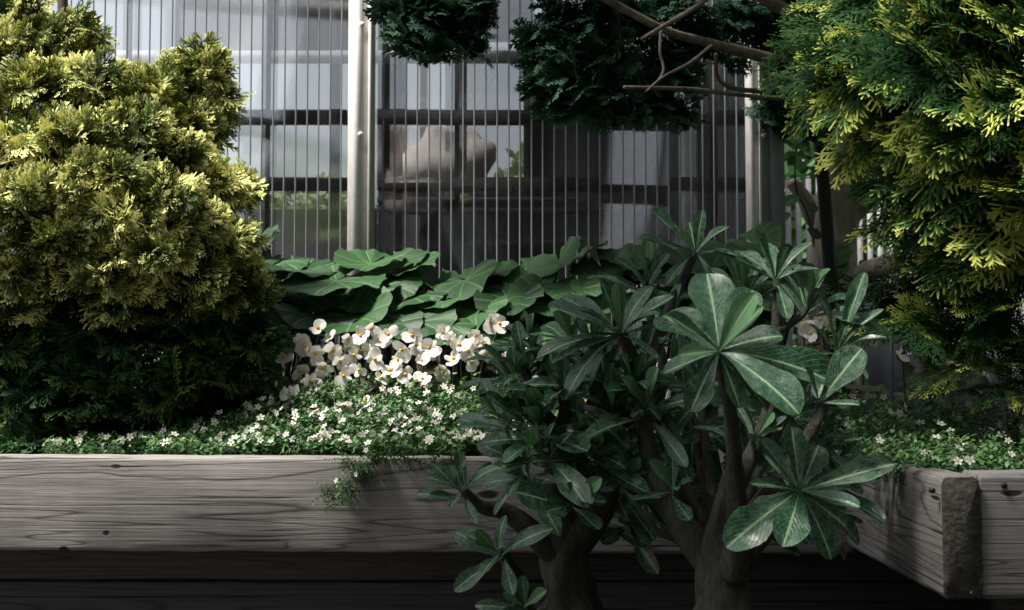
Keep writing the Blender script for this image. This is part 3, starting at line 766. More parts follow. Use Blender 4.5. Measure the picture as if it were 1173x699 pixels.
# ------------------------------------------------------------------ golden thuja
thu = empty('golden_thuja', (P(1150, 540, 2.55).x + 0.12, 2.6, zsoil))
tag(thu, 'golden tipped thuja with drooping feathery sprays over the planter corner', 'thuja')
base = Vector(thu.location); top = base + Vector((0.06, 0.05, 1.75))
tube('trunk', [(0, 0, -0.03), (0.02, 0, 0.5), (0.03, 0.02, 1.1), rel(thu, top)], [0.045, 0.038, 0.028, 0.01], M_BARK, thu, 10, 0.12)
inst = []
CT = [(950, 15, 2.55, 40, 28, 22), (1000, 20, 2.4, 55, 36, 36), (1060, 15, 2.35, 50, 35, 38), (1120, 20, 2.35, 55, 35, 38), (1180, 30, 2.4, 60, 45, 36), (935, 75, 2.45, 30, 26, 16), (980, 80, 2.38, 48, 32, 34), (1040, 75, 2.3, 50, 35, 38), (1100, 80, 2.28, 55, 35, 38), (1170, 90, 2.3, 55, 40, 36),
      (955, 120, 2.45, 34, 22, 20), (1000, 130, 2.4, 48, 28, 32), (1060, 135, 2.3, 50, 30, 36), (1120, 140, 2.28, 50, 32, 36), (1180, 150, 2.3, 50, 40, 32), (1020, 175, 2.4, 36, 22, 22), (1070, 185, 2.32, 48, 26, 32), (1130, 195, 2.3, 50, 30, 34), (1180, 215, 2.32, 40, 36, 28),
      (1050, 225, 2.4, 40, 22, 26), (1100, 240, 2.34, 46, 24, 30), (1155, 255, 2.32, 46, 28, 30), (1030, 262, 2.42, 30, 16, 16), (1085, 280, 2.4, 40, 16, 22), (1140, 300, 2.36, 44, 24, 22), (1180, 320, 2.36, 30, 30, 20)]
for i, (px, py, D, rp, rz, n) in enumerate(CT):
    c = P(px + (70 if py > 160 else 56 if py > 110 else 62 if py < 60 else 46), py - 12, D)
    clump_sprays(inst, c, (M(rp, D) * 0.85, M(rp, D), M(rz, D)), int(n * 0.66), 1.25, 0.05, 0.20, 0.5, 600 + i, 0.3, (-0.6, -0.10, 0.0), 0.26, 0.7, 0.65)
    b0 = base.lerp(top, min(0.97, max(0.1, (c.z - base.z) / (top.z - base.z))))
    tube('limb', [rel(thu, b0), rel(thu, b0.lerp(c, 0.5) + Vector((0, 0, 0.03))), rel(thu, c)], [0.014, 0.009, 0.003], M_BARK, thu, 6, 0.1, 4)
# thin low branches hanging over the flowers
for i, (px, py, D, rp, rz, n) in enumerate([(1040, 330, 2.5, 44, 14, 15), (1090, 340, 2.45, 46, 18, 16), (1030, 370, 2.45, 34, 12, 10), (1100, 385, 2.42, 46, 16, 13), (1150, 360, 2.4, 46, 24, 18), (1130, 420, 2.42, 40, 14, 9), (1170, 440, 2.42, 30, 20, 9), (1165, 400, 2.45, 40, 20, 12)]):
    c = P(px, py, D)
    clump_sprays(inst, c, (M(rp, D), M(rp, D), M(rz, D)), int(n * 0.8), 0.8, 0.05, 0.1, 0.6, 650 + i, 0.3, (-0.6, -0.25, 0.0), 0.28)
    b0 = base.lerp(top, 0.12)
    tube('limb', [rel(thu, b0), rel(thu, b0.lerp(c, 0.5) + Vector((0, 0, 0.02))), rel(thu, c)], [0.008, 0.006, 0.003], M_BARK, thu, 6, 0.1, 4)
# the crown goes on above the picture
for i in range(16):
    a = rng.uniform(0, 6.28); rr = rng.uniform(0.1, 0.5)
    c = base + Vector((math.cos(a) * rr + 0.2, math.sin(a) * rr + 0.2, rng.uniform(1.30, 1.85)))
    clump_sprays(inst, c, (0.13, 0.13, 0.09), 30, 1.0, 0.05, 0.2, 0.5, 680 + i, 0.3, (0, 0, 0))
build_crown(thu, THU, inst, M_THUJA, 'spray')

# ------------------------------------------------------------------ gnarled conifer whose limbs reach over the wall
tree = empty('dark_conifer_tree', (P(950, 430, 3.95).x, 3.95, zsoil))
tag(tree, 'gnarled dark conifer with pale trunk reaching bare limbs across the ribbed wall', 'tree')
def pl(pts, D0, D1_=None):
    n = len(pts); D1_ = D0 if D1_ is None else D1_
    return [rel(tree, P(x, y, D0 + (D1_ - D0) * i / (n - 1))) for i, (x, y) in enumerate(pts)]
def limb(pts, w, D0, D1_=None, name='limb', mat=None, rough=0.12, n=9, seed=1):
    q = pl(pts, D0, D1_); nn = len(q); D1_ = D0 if D1_ is None else D1_
    rad = [M(w[0] + (w[1] - w[0]) * i / (nn - 1), D0 + (D1_ - D0) * i / (nn - 1)) / 2 for i in range(nn)]
    return tube(name, q, rad, mat or M_BARK, tree, n, rough, 6, seed)
limb([(950, 460), (952, 400), (950, 330), (957, 270), (962, 225), (976, 180), (1012, 120), (1040, 40), (1050, -90)], (62, 34), 3.95, 3.75, 'trunk', M_PALEBARK, 0.16, 14, 5)
limb([(960, 262), (985, 238), (1010, 215), (1032, 185), (1060, 130)], (26, 14), 3.92, 3.7, 'limb', M_PALEBARK, 0.12, 10, 6)
limb([(948, 365), (968, 335), (990, 314), (1020, 303), (1062, 302), (1110, 312)], (30, 16), 3.9, 3.5, 'limb', M_PALEBARK, 0.14, 10, 7)
limb([(950, 280), (932, 250), (922, 228), (905, 208)], (26, 12), 3.92, 3.85, 'limb', M_PALEBARK, 0.3, 10, 8)
limb([(950, 345), (925, 330), (905, 335), (880, 350)], (34, 22), 3.93, 3.85, 'limb', M_PALEBARK, 0.2, 10, 18)
limb([(1020, 125), (975, 108), (935, 90), (905, 75), (860, 62), (800, 46), (760, 34), (690, -4), (640, -40)], (17, 8), 3.6, 2.93, seed=9)
limb([(1035, 95), (1000, 78), (960, 48), (918, 22), (868, -8), (820, -50)], (19, 13), 3.6, 3.08, seed=10)
limb([(770, 32), (748, 40), (735, 42), (790, 10), (815, -12)][::-1], (5, 4), 3.2, 3.15, seed=11)
limb([(735, 45), (760, 30), (800, 6), (830, -20)][::-1], (7, 4), 3.05, 2.95, seed=12)
limb([(1015, 118), (960, 112), (900, 113), (830, 107), (790, 102), (715, 100)], (6, 4), 3.7, 2.93, seed=13)
limb([(1010, 100), (930, 106), (860, 104), (835, 99), (822, 88), (820, 62)], (8, 4), 3.7, 2.98, seed=14)
limb([(757, 35), (756, 60), (760, 80), (752, 95)], (4, 2.5), 3.0, 2.95, seed=15)
limb([(815, 52), (790, 72), (760, 88), (740, 105)], (4, 2.5), 3.0, 2.92, seed=16)
limb([(690, -4), (660, -20), (600, -14), (560, 2), (520, 18), (470, 20)], (6, 3), 3.15, 3.05, seed=17)
limb([(960, 50), (900, 30), (850, 10), (800, -20)], (10, 5), 3.68, 3.4, seed=19)
inst = []
CD = [(456, 16, 3.05, 18, 12, 20), (490, 22, 3.06, 28, 18, 32), (525, 34, 3.08, 22, 20, 36), (540, 5, 3.1, 16, 14, 20), (480, 48, 3.06, 16, 10, 14), (476, 0, 3.06, 20, 10, 14),
      (446, 10, 3.03, 9, 6, 6), (456, 36, 3.03, 10, 6, 7), (462, 58, 3.04, 9, 6, 6), (505, 60, 3.05, 12, 8, 9), (545, 55, 3.07, 9, 8, 8), (552, 20, 3.1, 10, 8, 8), (515, 4, 3.08, 14, 8, 9), (612, 75, 3.1, 9, 10, 9), (618, 100, 3.1, 12, 10, 10), (610, 40, 3.1, 9, 8, 7), (700, 135, 3.12, 18, 8, 10), (725, 132, 3.12, 14, 8, 9), (780, 130, 3.18, 14, 9, 10), (785, 95, 3.2, 14, 10, 10), (690, 8, 3.15, 26, 12, 22), (800, 35, 3.28, 22, 12, 18), (860, 8, 3.4, 26, 12, 22), (640, 12, 3.12, 20, 12, 16), (640, 50, 3.1, 24, 24, 42), (665, 30, 3.12, 28, 22, 46), (650, 85, 3.1, 30, 26, 50), (680, 110, 3.12, 34, 20, 50), (640, 118, 3.1, 18, 12, 22), (700, 70, 3.14, 32, 30, 56), (735, 105, 3.16, 26, 22, 36), (760, 118, 3.16, 20, 16, 24),
      (715, 20, 3.18, 34, 20, 40), (770, 12, 3.25, 34, 16, 40), (755, 70, 3.22, 24, 18, 26), (790, 55, 3.25, 20, 16, 20), (840, 25, 3.4, 30, 20, 36), (880, 50, 3.45, 26, 16, 26), (905, 15, 3.45, 34, 24, 40), (830, 70, 3.35, 18, 10, 10), (890, 130, 3.6, 30, 20, 34), (915, 145, 3.7, 30, 16, 12), (945, 118, 3.75, 36, 20, 16), (1090, 230, 3.8, 60, 50, 60)]
for i, (px, py, D, rp, rz, n) in enumerate(CD):
    c = P(px, py, D)
    clump_sprays(inst, c, (M(rp, D), M(rp, D) * 0.9, M(rz, D) * 1.1), int(n * 0.95), 0.78, 0.05, 0.12, 0.7, 700 + i, 0.25, (-0.2, -0.15, 0), 0.4)
# unseen crown clumps added above the picture to block sun from the foreground
for i in range(80):
    if i < 12: c = Vector((rng.uniform(-0.7, 0.3), rng.uniform(2.9, 3.5), rng.uniform(1.95, 2.5)))
    elif i < 50: c = Vector((rng.uniform(-1.0, -0.08), rng.uniform(1.85, 2.4), rng.uniform(1.8, 2.5)))
    elif i < 64: c = Vector((rng.uniform(-1.25, -0.75), rng.uniform(1.1, 1.9), rng.uniform(1.75, 2.4)))
    else: c = Vector((rng.uniform(-0.95, 0.2), rng.uniform(0.6, 1.75), rng.uniform(1.75, 2.5)))
    clump_sprays(inst, c, (0.16, 0.16, 0.10), 26, 1.2, 0.05, 0.1, 0.7, 760 + i, 0.25)
    b0 = P(1045, -60, 3.77)
    tube('limb', [rel(tree, b0), rel(tree, b0.lerp(c, 0.5) + Vector((0, 0, 0.12))), rel(tree, c)], [0.02, 0.013, 0.004], M_BARK, tree, 6, 0.1, 4)
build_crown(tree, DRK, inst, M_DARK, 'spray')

# ------------------------------------------------------------------ leaf templates
def blade_mesh(name, wide, bend, fold, wave, seed, mat, nu=4, nv=9, tipround=1.0, base_w=0.10, peak=0.68):
    """obovate blade along +Y, unit length, normal +Z"""
    rg = np.random.default_rng(seed)
    V, uv, Fq = [], [], []
    ph = rg.uniform(0, 6)
    for j in range(nv + 1):
        t = 1 - (1 - j / nv) ** 1.6
        g_ = t / peak if t < peak else 1 - ((t - peak) / (1 - peak))
        prof = base_w + (1 - base_w) * (g_ ** 1.25 if t < peak else math.sqrt(max(0.0, 1 - (1 - g_) ** 2.1)))
        if j == nv: prof = 0.10
        hw = wide * 0.5 * prof
        for i in range(nu + 1):
            s = -1 + 2 * i / nu
            x = hw * s
            z = -bend * t * t + fold * abs(s) * hw + wave * math.sin(t * 9 + ph + (s > 0) * 1.3) * abs(s) * hw
            y = t * (1 - 0.25 * abs(bend) * t)
            V.append((x, y, z)); uv.append((0.5 + 0.5 * s, t))
    for j in range(nv):
        for i in range(nu):
            a = j * (nu + 1) + i
            Fq.append((a, a + 1, a + nu + 2, a + nu + 1))
    me = np_mesh(name, V, Fq, uv=uv); me.materials.append(mat)
    return me
AD = [blade_mesh('leaf', w_, b_, f_, wv, 20 + k, M_ADLEAF) for k, (w_, b_, f_, wv) in enumerate([(0.34, 0.16, 0.35, 0.14), (0.29, 0.34, 0.40, 0.18), (0.25, 0.10, 0.55, 0.14), (0.31, 0.50, 0.35, 0.2), (0.21, 0.26, 0.65, 0.18), (0.27, -0.10, 0.5, 0.12)])]
ADW = [blade_mesh('leaf', w_, b_, f_, wv, 40 + k, M_ADLEAF, 6, 12, peak=0.66) for k, (w_, b_, f_, wv) in enumerate([(0.54, 0.10, 0.25, 0.10), (0.45, 0.26, 0.32, 0.14), (0.38, 0.06, 0.40, 0.10)])]
ADY = [blade_mesh('leaf', w_, b_, f_, wv, 50 + k, M_ADYOUNG) for k, (w_, b_, f_, wv) in enumerate([(0.34, 0.05, 0.55, 0.08), (0.40, 0.12, 0.45, 0.06)])]

# ------------------------------------------------------------------ desert roses
def ad_leaf(owner, c, tip, nrm, me, sx=1.0):
    d = tip - c
    return link('leaf', me, owner, None, mat4(rel(owner, c), d, nrm, d.length, sx))
def rosette_auto(owner, px, py, D, size, n, axis, seed, spread=1.0, young=2, wide=False):
    rg = np.random.default_rng(seed)
    c = P(px, py, D); ax = Vector(axis).normalized()
    x, _, _ = frame(ax, Vector((0.2, 0.3, 0.9)))
    y = ax.cross(x)
    for i in range(n):
        f = i / max(1, n - 1)                          # 0 outer, 1 inner
        a = i * 2.399963 + rg.uniform(-0.3, 0.3)
        el = (1.25 - 1.0 * f) * spread + rg.normal(0, 0.14)       # angle from the axis
        rad = x * math.cos(a) + y * math.sin(a)
        d = ax * math.cos(el) + rad * math.sin(el)
        L = M(size, D) * (1.0 - 0.45 * f) * rg.uniform(0.65, 1.2)
        nr = (ax * math.sin(el) - rad * math.cos(el) + Vector(rg.normal(size=3)) * 0.2)
        st = c + ax * (f * 0.035 - 0.03)
        if f > 0.999 - young / max(n, 1) * 0.99: me = ADY[i % 2]
        else: me = (ADW if wide and rg.random() < 0.7 else AD)[int(rg.integers(0, 3 if wide and False else (3 if wide else 6)))] if not wide else ADW[int(rg.integers(0, 3))]
        link('leaf', me, owner, None, mat4(rel(owner, st), d, nr, L, rg.uniform(0.85, 1.15)))
    return c
def rosette_manual(owner, px, py, D, tips, axis):
    c = P(px, py, D); ax = Vector(axis).normalized()
    for (tx, ty, dd, me, sx) in tips:
        t = P(tx, ty, D + dd)
        d = (t - c).normalized()
        nr = ax - d * ax.dot(d)
        ad_leaf(owner, c, t, nr, me, sx)
    return c
# right-hand plant
DA = 1.95
dr = empty('desert_rose', (P(826, 720, DA).x, DA, 0))
tag(dr, 'desert rose with a broad speckled leaf rosette in front of the corner of the planter', 'desert rose')
gpt = Vector(dr.location)
def adbranch(owner, pts, rad, seed=1, name='branch', n=12, rough=0.13):
    k = 0.84 if name == 'trunk' else 0.74
    tube(name, [rel(owner, p) for p in pts], [r * k for r in rad], M_ADBARK, owner, n, rough, 6, seed)
fork = P(815, 610, DA)
adbranch(dr, [gpt + Vector((0, 0, -0.02)), gpt + Vector((0.0, 0, 0.10)), P(832, 690, DA), P(824, 640, DA), P(832, 590, 1.92), P(842, 535, 1.86)], [0.125, 0.088, 0.052, 0.042, 0.028, 0.015], 3, 'trunk', 26, 0.20)
adbranch(dr, [P(838, 660, DA - 0.02), P(845, 610, 1.9), P(842, 540, 1.84), P(836, 470, 1.78), P(824, 408, 1.74)], [0.034, 0.026, 0.017, 0.013, 0.011], 4)
adbranch(dr, [P(828, 672, DA), P(798, 622, 1.96), P(768, 580, 1.97), P(745, 520, 1.99), P(736, 450, 2.0), P(765, 360, 2.02), P(795, 290, 2.03)], [0.030, 0.034, 0.029, 0.021, 0.016, 0.013, 0.010], 5)
adbranch(dr, [P(850, 640, DA), P(880, 605, 1.88), P(905, 580, 1.80), P(915, 562, 1.77)], [0.030, 0.020, 0.014, 0.011], 6)
adbranch(dr, [P(842, 560, 1.86), P(880, 470, 1.98), P(888, 390, 2.03), P(890, 320, 2.05)], [0.020, 0.014, 0.011, 0.009], 7)
adbranch(dr, [P(852, 600, 1.9), P(925, 500, 2.02), P(955, 440, 2.05), P(960, 400, 2.06)], [0.018, 0.013, 0.010, 0.008], 8)
adbranch(dr, [P(742, 480, 2.0), P(800, 440, 2.06), P(850, 380, 2.1), P(850, 335, 2.12)], [0.016, 0.012, 0.010, 0.008], 9)
W0, W1, W2 = ADW
rosette_manual(dr, 824, 402, 1.735, [
    (812, 306, 0.06, W0, 0.95), (866, 317, 0.03, W1, 0.9), (766, 358, -0.03, W2, 0.75), (896, 372, -0.02, W1, 0.95), (922, 452, -0.10, W1, 1.0), (988, 418, 0.02, W1, 0.0001 + 0.8),
    (758, 352, 0.10, W0, 1.0), (788, 470, -0.02, W1, 0.95), (850, 468, -0.01, W2, 0.9), (757, 425, 0.06, W2, 0.8), (885, 470, 0.04, W2, 0.8), (862, 335, -0.05, ADY[1], 0.9), (778, 405, -0.06, ADY[0], 0.75), (873, 350, -0.03, ADY[0], 0.85)], (0.05, -0.75, 0.65))
rosette_manual(dr, 938, 462, 1.74, [(986, 396, -0.02, W0, 0.95), (985, 462, -0.03, W2, 0.6), (925, 420, -0.04, W2, 0.6)], (0.0, -0.7, 0.7))
rosette_manual(dr, 916, 562, 1.755, [
    (1026, 528, -0.02, W2, 0.75), (940, 506, 0.04, W0, 0.9), (908, 487, 0.03, W2, 0.95), (872, 500, 0.05, W2, 0.7), (862, 550, -0.04, AD[2], 0.8), (832, 618, -0.05, W1, 0.95), (905, 610, -0.10, W1, 1.05), (962, 634, -0.06, W1, 0.95), (1004, 618, 0.0, AD[4], 1.0), (985, 578, -0.06, W2, 0.75),
    (980, 540, 0.03, W1, 0.9), (972, 602, -0.01, W2, 0.8), (930, 552, -0.06, ADY[1], 1.1), (890, 530, 0.06, W1, 0.8), (850, 590, 0.03, W1, 0.9), (945, 590, 0.02, W1, 0.8)], (0.1, -0.8, 0.6))
rosette_manual(dr, 797, 290, 2.03, [(747, 237, -0.02, W2, 1.05), (804, 240, -0.02, W2, 0.95), (832, 247, 0.02, AD[4], 1.0), (733, 270, -0.05, W2, 0.85), (778, 262, -0.05, ADY[0], 0.8), (790, 250, 0.05, AD[2], 1.0), (845, 285, 0.0, AD[0], 0.8), (760, 310, -0.05, AD[1], 0.9), (825, 320, -0.04, AD[3], 0.9)], (-0.05, -0.45, 0.9))
rosette_manual(dr, 888, 322, 2.05, [(868, 262, -0.02, W2, 0.95), (924, 266, 0, AD[4], 0.9), (818, 284, -0.03, W2, 0.6), (900, 278, -0.05, AD[2], 0.9), (918, 300, 0.02, AD[2], 0.9), (935, 296, -0.02, AD[4], 0.9), (850, 275, 0.04, W1, 0.8), (925, 345, -0.05, AD[1], 0.9), (880, 270, 0.06, AD[0], 0.9), (905, 360, -0.06, AD[0], 1.0)], (0.05, -0.4, 0.9))
rosette_manual(dr, 958, 405, 2.06, [(990, 308, 0, AD[2], 0.8), (1003, 342, -0.02, AD[4], 0.9), (930, 368, 0.0, AD[2], 0.9), (968, 330, 0.03, AD[4], 0.9), (1010, 372, -0.05, AD[4], 0.8), (905, 400, -0.06, AD[3], 0.8), (945, 340, -0.03, W2, 0.6), (1000, 420, -0.05, AD[1], 0.8), (935, 450, -0.06, AD[0], 0.9)], (0.1, -0.4, 0.9))
rosette_auto(dr, 850, 335, 2.12, 80, 12, (0.0, -0.4, 0.9), 61)
rosette_auto(dr, 925, 350, 2.1, 80, 11, (0.2, -0.4, 0.9), 62)
adbranch(dr, [P(890, 380, 2.03), P(915, 365, 2.08), P(925, 352, 2.1)], [0.010, 0.008, 0.007], 33)
rosette_auto(dr, 742, 470, 1.98, 90, 9, (-0.3, -0.7, 0.6), 63, 1.1)
rosette_auto(dr, 770, 560, 1.93, 70, 7, (-0.1, -0.8, 0.5), 64, 1.1)
rosette_auto(dr, 868, 500, 1.93, 85, 8, (0.3, -0.5, 0.8), 65, 1.1)
rosette_auto(dr, 770, 380, 2.03, 80, 9, (-0.3, -0.5, 0.8), 66, 1.1)
for k, (px, py, D, sz, n, ax) in enumerate([(800, 500, 2.2, 75, 9, (0, -0.6, 0.7)), (880, 520, 2.25, 75, 9, (0.2, -0.6, 0.7)), (940, 500, 2.15, 70, 9, (0.3, -0.6, 0.7)), (740, 570, 2.2, 75, 9, (-0.2, -0.7, 0.5)), (880, 600, 2.2, 75, 9, (0.2, -0.7, 0.5)), (945, 590, 2.2, 70, 9, (0.4, -0.6, 0.5)), (790, 590, 2.25, 75, 9, (0, -0.7, 0.5)), (720, 500, 2.25, 80, 9, (-0.1, -0.6, 0.7)), (900, 450, 2.2, 80, 9, (0.1, -0.5, 0.8)), (800, 440, 2.15, 80, 10, (0, -0.5, 0.8)), (730, 440, 2.05, 100, 12, (-0.2, -0.7, 0.6)), (760, 510, 2.1, 100, 12, (-0.1, -0.8, 0.5)), (700, 545, 2.15, 95, 12, (-0.2, -0.8, 0.4)), (860, 545, 2.1, 100, 11, (0.1, -0.8, 0.5)), (905, 470, 2.12, 95, 12, (0.2, -0.7, 0.6)), (830, 555, 2.25, 100, 10, (0, -0.9, 0.3)), (950, 540, 2.2, 85, 10, (0.3, -0.8, 0.4)), (790, 470, 2.25, 100, 12, (0, -0.8, 0.5)), (720, 600, 2.25, 85, 9, (0, -0.9, 0.3)), (900, 570, 2.3, 95, 10, (0.1, -0.9, 0.3))]):
    rosette_auto(dr, px, py, D, sz, n, ax, 140 + k, 1.1)
    adbranch(dr, [P(822, 640, DA), P((px + 822) / 2, (py + 630) / 2, (D + DA) / 2), P(px, py, D)], [0.018, 0.011, 0.007], 60 + k)
# left-hand plant
DL = 2.1
dl = empty('desert_rose', (P(650, 720, DL).x, DL, 0))
tag(dl, 'desert rose with narrow arching leaves on several stems before the long front timber', 'desert rose')
gpl = Vector(dl.location); fk = P(645, 600, DL)
adbranch(dl, [gpl + Vector((0, 0, -0.02)), gpl + Vector((0.005, 0, 0.09)), P(655, 690, DL), P(650, 645, DL), fk, P(641, 540, 2.08)], [0.11, 0.082, 0.058, 0.048, 0.034, 0.018], 13, 'trunk', 26, 0.20)
adbranch(dl, [P(650, 640, DL), P(640, 540, 2.08), P(648, 480, 2.06), P(645, 440, 2.05)], [0.044, 0.032, 0.020, 0.012], 14)
adbranch(dl, [P(650, 630, DL), P(690, 570, 2.08), P(700, 500, 2.05), P(728, 430, 2.02), P(708, 375, 2.0)], [0.050, 0.034, 0.022, 0.015, 0.012], 15)
adbranch(dl, [P(640, 640, DL), P(585, 590, 2.07), P(550, 580, 2.05), P(530, 560, 2.03)], [0.034, 0.020, 0.015, 0.011], 16)
adbranch(dl, [P(600, 690, DL), P(590, 660, 2.05), P(572, 630, 2.02)], [0.028, 0.018, 0.011], 17)
adbranch(dl, [P(635, 580, 2.09), P(590, 545, 2.12), P(580, 490, 2.14), P(590, 442, 2.15)], [0.028, 0.018, 0.014, 0.010], 18)
adbranch(dl, [P(645, 500, 2.07), P(615, 460, 2.1), P(600, 420, 2.12)], [0.018, 0.013, 0.010], 19)
adbranch(dl, [P(705, 490, 2.05), P(760, 440, 2.1), P(742, 350, 2.14), P(740, 320, 2.15)], [0.016, 0.012, 0.010, 0.008], 20)
rosette_manual(dl, 712, 384, 1.99, [(628, 345, 0.0, W2, 0.8), (645, 328, 0.04, AD[0], 1.0), (612, 378, -0.04, AD[1], 0.9), (632, 402, -0.02, AD[0], 0.9), (690, 318, -0.02, W2, 0.75), (738, 312, 0.02, AD[1], 1.0), (765, 330, -0.03, AD[0], 0.9), (700, 330, 0.05, ADY[0], 0.9), (708, 322, -0.06, ADY[0], 0.7), (630, 420, -0.05, AD[3], 0.9), (660, 335, -0.05, AD[4], 1.1), (745, 345, -0.06, AD[4], 1.0), (760, 400, -0.05, AD[1], 0.8), (650, 440, 0, AD[1], 0.9), (775, 365, 0.03, AD[2], 0.9)], (-0.1, -0.45, 0.9))
for k, (px, py, D, sz, n, ax, wd) in enumerate([
        (645, 448, 2.05, 95, 14, (-0.1, -0.5, 0.85), 0), (602, 425, 2.12, 90, 13, (-0.2, -0.45, 0.85), 0), (592, 440, 2.15, 80, 13, (-0.2, -0.4, 0.85), 0), (574, 482, 2.1, 75, 9, (-0.4, -0.5, 0.75), 0),
        (526, 560, 2.02, 62, 12, (-0.45, -0.6, 0.6), 0), (570, 632, 2.0, 78, 11, (-0.4, -0.7, 0.5), 0), (660, 575, 1.98, 75, 8, (0.2, -0.8, 0.4), 1), (625, 520, 2.02, 85, 10, (-0.4, -0.6, 0.6), 0),
        (740, 322, 2.15, 75, 12, (0.0, -0.45, 0.9), 0), (690, 440, 2.04, 85, 10, (0.2, -0.5, 0.8), 0), (725, 440, 2.0, 85, 10, (0.1, -0.6, 0.7), 0), (605, 392, 2.14, 66, 9, (0.0, -0.4, 0.9), 0), (600, 695, 2.0, 75, 6, (-0.2, -0.8, 0.4), 0), (680, 520, 2.02, 80, 8, (0.0, -0.8, 0.5), 0), (655, 395, 2.1, 80, 12, (-0.2, -0.4, 0.9), 0), (598, 478, 2.08, 78, 12, (-0.3, -0.5, 0.7), 0), (620, 490, 2.05, 85, 12, (-0.2, -0.6, 0.7), 0), (665, 500, 2.05, 80, 12, (0.1, -0.6, 0.7), 0), (700, 470, 2.02, 85, 12, (0.1, -0.6, 0.7), 0), (600, 545, 2.05, 75, 9, (-0.4, -0.7, 0.4), 0), (720, 545, 2.0, 70, 8, (0.1, -0.8, 0.4), 0), (690, 590, 2.25, 70, 9, (0.1, -0.8, 0.4), 0), (700, 540, 2.3, 75, 9, (0.1, -0.7, 0.5), 0), (590, 520, 2.25, 75, 9, (-0.3, -0.7, 0.5), 0), (650, 550, 2.3, 75, 9, (0, -0.7, 0.5), 0), (680, 400, 2.08, 80, 11, (0.0, -0.4, 0.9), 0)]):
    rosette_auto(dl, px, py, D, sz, n, ax, 80 + k, 1.0, 2, bool(wd))

# ------------------------------------------------------------------ broad-leaved plants along the wall
def broad_mesh(name, seed, cup, fold):
    rg = np.random.default_rng(seed)
    nr, na = 5, 72
    V, uv, Fq = [], [], []
    ph = rg.uniform(0, 6, 4)
    for j in range(nr + 1):
        r = j / nr
        for i in range(na + 1):
            f = i / na
            a = (f - 0.5) * 2 * math.pi * 0.955
            rad = 0.5 * (1 + 0.06 * math.cos(a) + 0.03 * math.sin(2 * a + ph[0]))
            if j >= nr - 1: rad *= 1 + (0.022 if j == nr else 0.006) * math.cos(13 * 2 * math.pi * f) + (0.012 * math.cos(26 * 2 * math.pi * f + 0.5) if j == nr else 0)
            x, y = r * rad * math.sin(a), r * rad * math.cos(a)
            z = cup * r * r * 0.5 + fold * abs(x) + 0.03 * r * r * math.sin(2 * a + ph[1]) - 0.004 * r * math.cos(9 * 2 * math.pi * f) + 0.022 * r ** 3 * math.sin(5 * a + ph[2]) + 0.014 * r ** 3 * math.sin(11 * a + ph[3]) - 0.07 * r ** 3
            V.append((x, y, z)); uv.append((f, r))
    for j in range(nr):
        for i in range(na):
            a = j * (na + 1) + i
            Fq.append((a, a + 1, a + na + 2, a + na + 1))
    me = np_mesh(name, V, Fq, uv=uv); me.materials.append(M_BROAD); return me
BR = [broad_mesh('leaf', 30 + k, c_, f_) for k, (c_, f_) in enumerate([(0.16, 0.06), (0.24, 0.03), (-0.02, 0.08), (0.08, 0.22), (0.26, 0.10)])]
LEAVES = [  # px, py, depth, width px, tilt towards the viewer, roll
    (385, 312, 3.2, 120, 0.55, 0.30), (345, 300, 3.28, 85, 0.5, -0.1), (318, 290, 3.32, 70, 0.5, 0.1), (298, 262, 3.36, 52, 0.9, 0.4), (425, 292, 3.3, 80, 0.35, 0.2), (455, 288, 3.34, 75, 0.3, 0.3), (473, 296, 3.3, 70, 0.25, 0.3), (440, 315, 3.24, 90, 0.6, 0.0),
    (532, 312, 3.24, 85, 0.75, 0.35), (502, 312, 3.3, 65, 0.9, -0.4), (512, 332, 3.18, 80, 0.6, 0.2), (560, 305, 3.3, 70, 0.6, 0.1), (583, 306, 3.3, 60, 0.7, -0.2), (605, 302, 3.28, 72, 0.75, 0.4), (640, 290, 3.3, 75, 0.5, 0.45), (670, 282, 3.34, 66, 0.6, 0.5), (688, 295, 3.3, 70, 0.6, 0.1),
    (338, 366, 3.1, 70, 0.8, -0.3), (362, 352, 3.12, 95, 0.75, -0.2), (405, 352, 3.12, 100, 0.6, 0.2), (440, 362, 3.08, 90, 0.8, 0.1), (478, 358, 3.08, 90, 0.75, -0.3), (505, 362, 3.06, 85, 0.8, 0.25), (545, 348, 3.12, 85, 0.7, 0.2), (585, 335, 3.14, 80, 0.75, 0.1), (620, 330, 3.16, 80, 0.7, -0.2), (655, 322, 3.18, 80, 0.7, 0.2), (690, 325, 3.2, 80, 0.6, 0.0), (470, 330, 3.2, 90, 0.5, 0.0), (560, 328, 3.22, 70, 0.5, 0.2), (310, 320, 3.2, 80, 0.6, -0.2), (300, 300, 3.25, 70, 0.5, 0.1), (345, 330, 3.2, 90, 0.5, 0.2), (415, 330, 3.2, 90, 0.5, 0.0),
    (720, 290, 3.3, 75, 0.6, 0.2), (755, 300, 3.28, 80, 0.6, 0.0), (790, 290, 3.3, 75, 0.6, -0.1), (830, 275, 3.34, 75, 0.5, 0.2), (862, 268, 3.36, 70, 0.5, 0.4), (880, 290, 3.32, 70, 0.6, 0.0), (905, 315, 3.28, 70, 0.6, 0.0), (810, 320, 3.24, 80, 0.6, 0.2), (740, 330, 3.22, 80, 0.6, 0.2), (860, 330, 3.2, 80, 0.6, -0.2), (540, 380, 3.06, 70, 0.7, 0.1), (585, 375, 3.06, 75, 0.7, -0.1), (625, 370, 3.08, 75, 0.7, 0.1), (665, 362, 3.1, 75, 0.7, 0.0), (140, 345, 2.95, 40, 0.8, 0.2), (60, 330, 2.98, 40, 0.8, 0.0), (95, 352, 2.98, 44, 0.7, 0.2)]
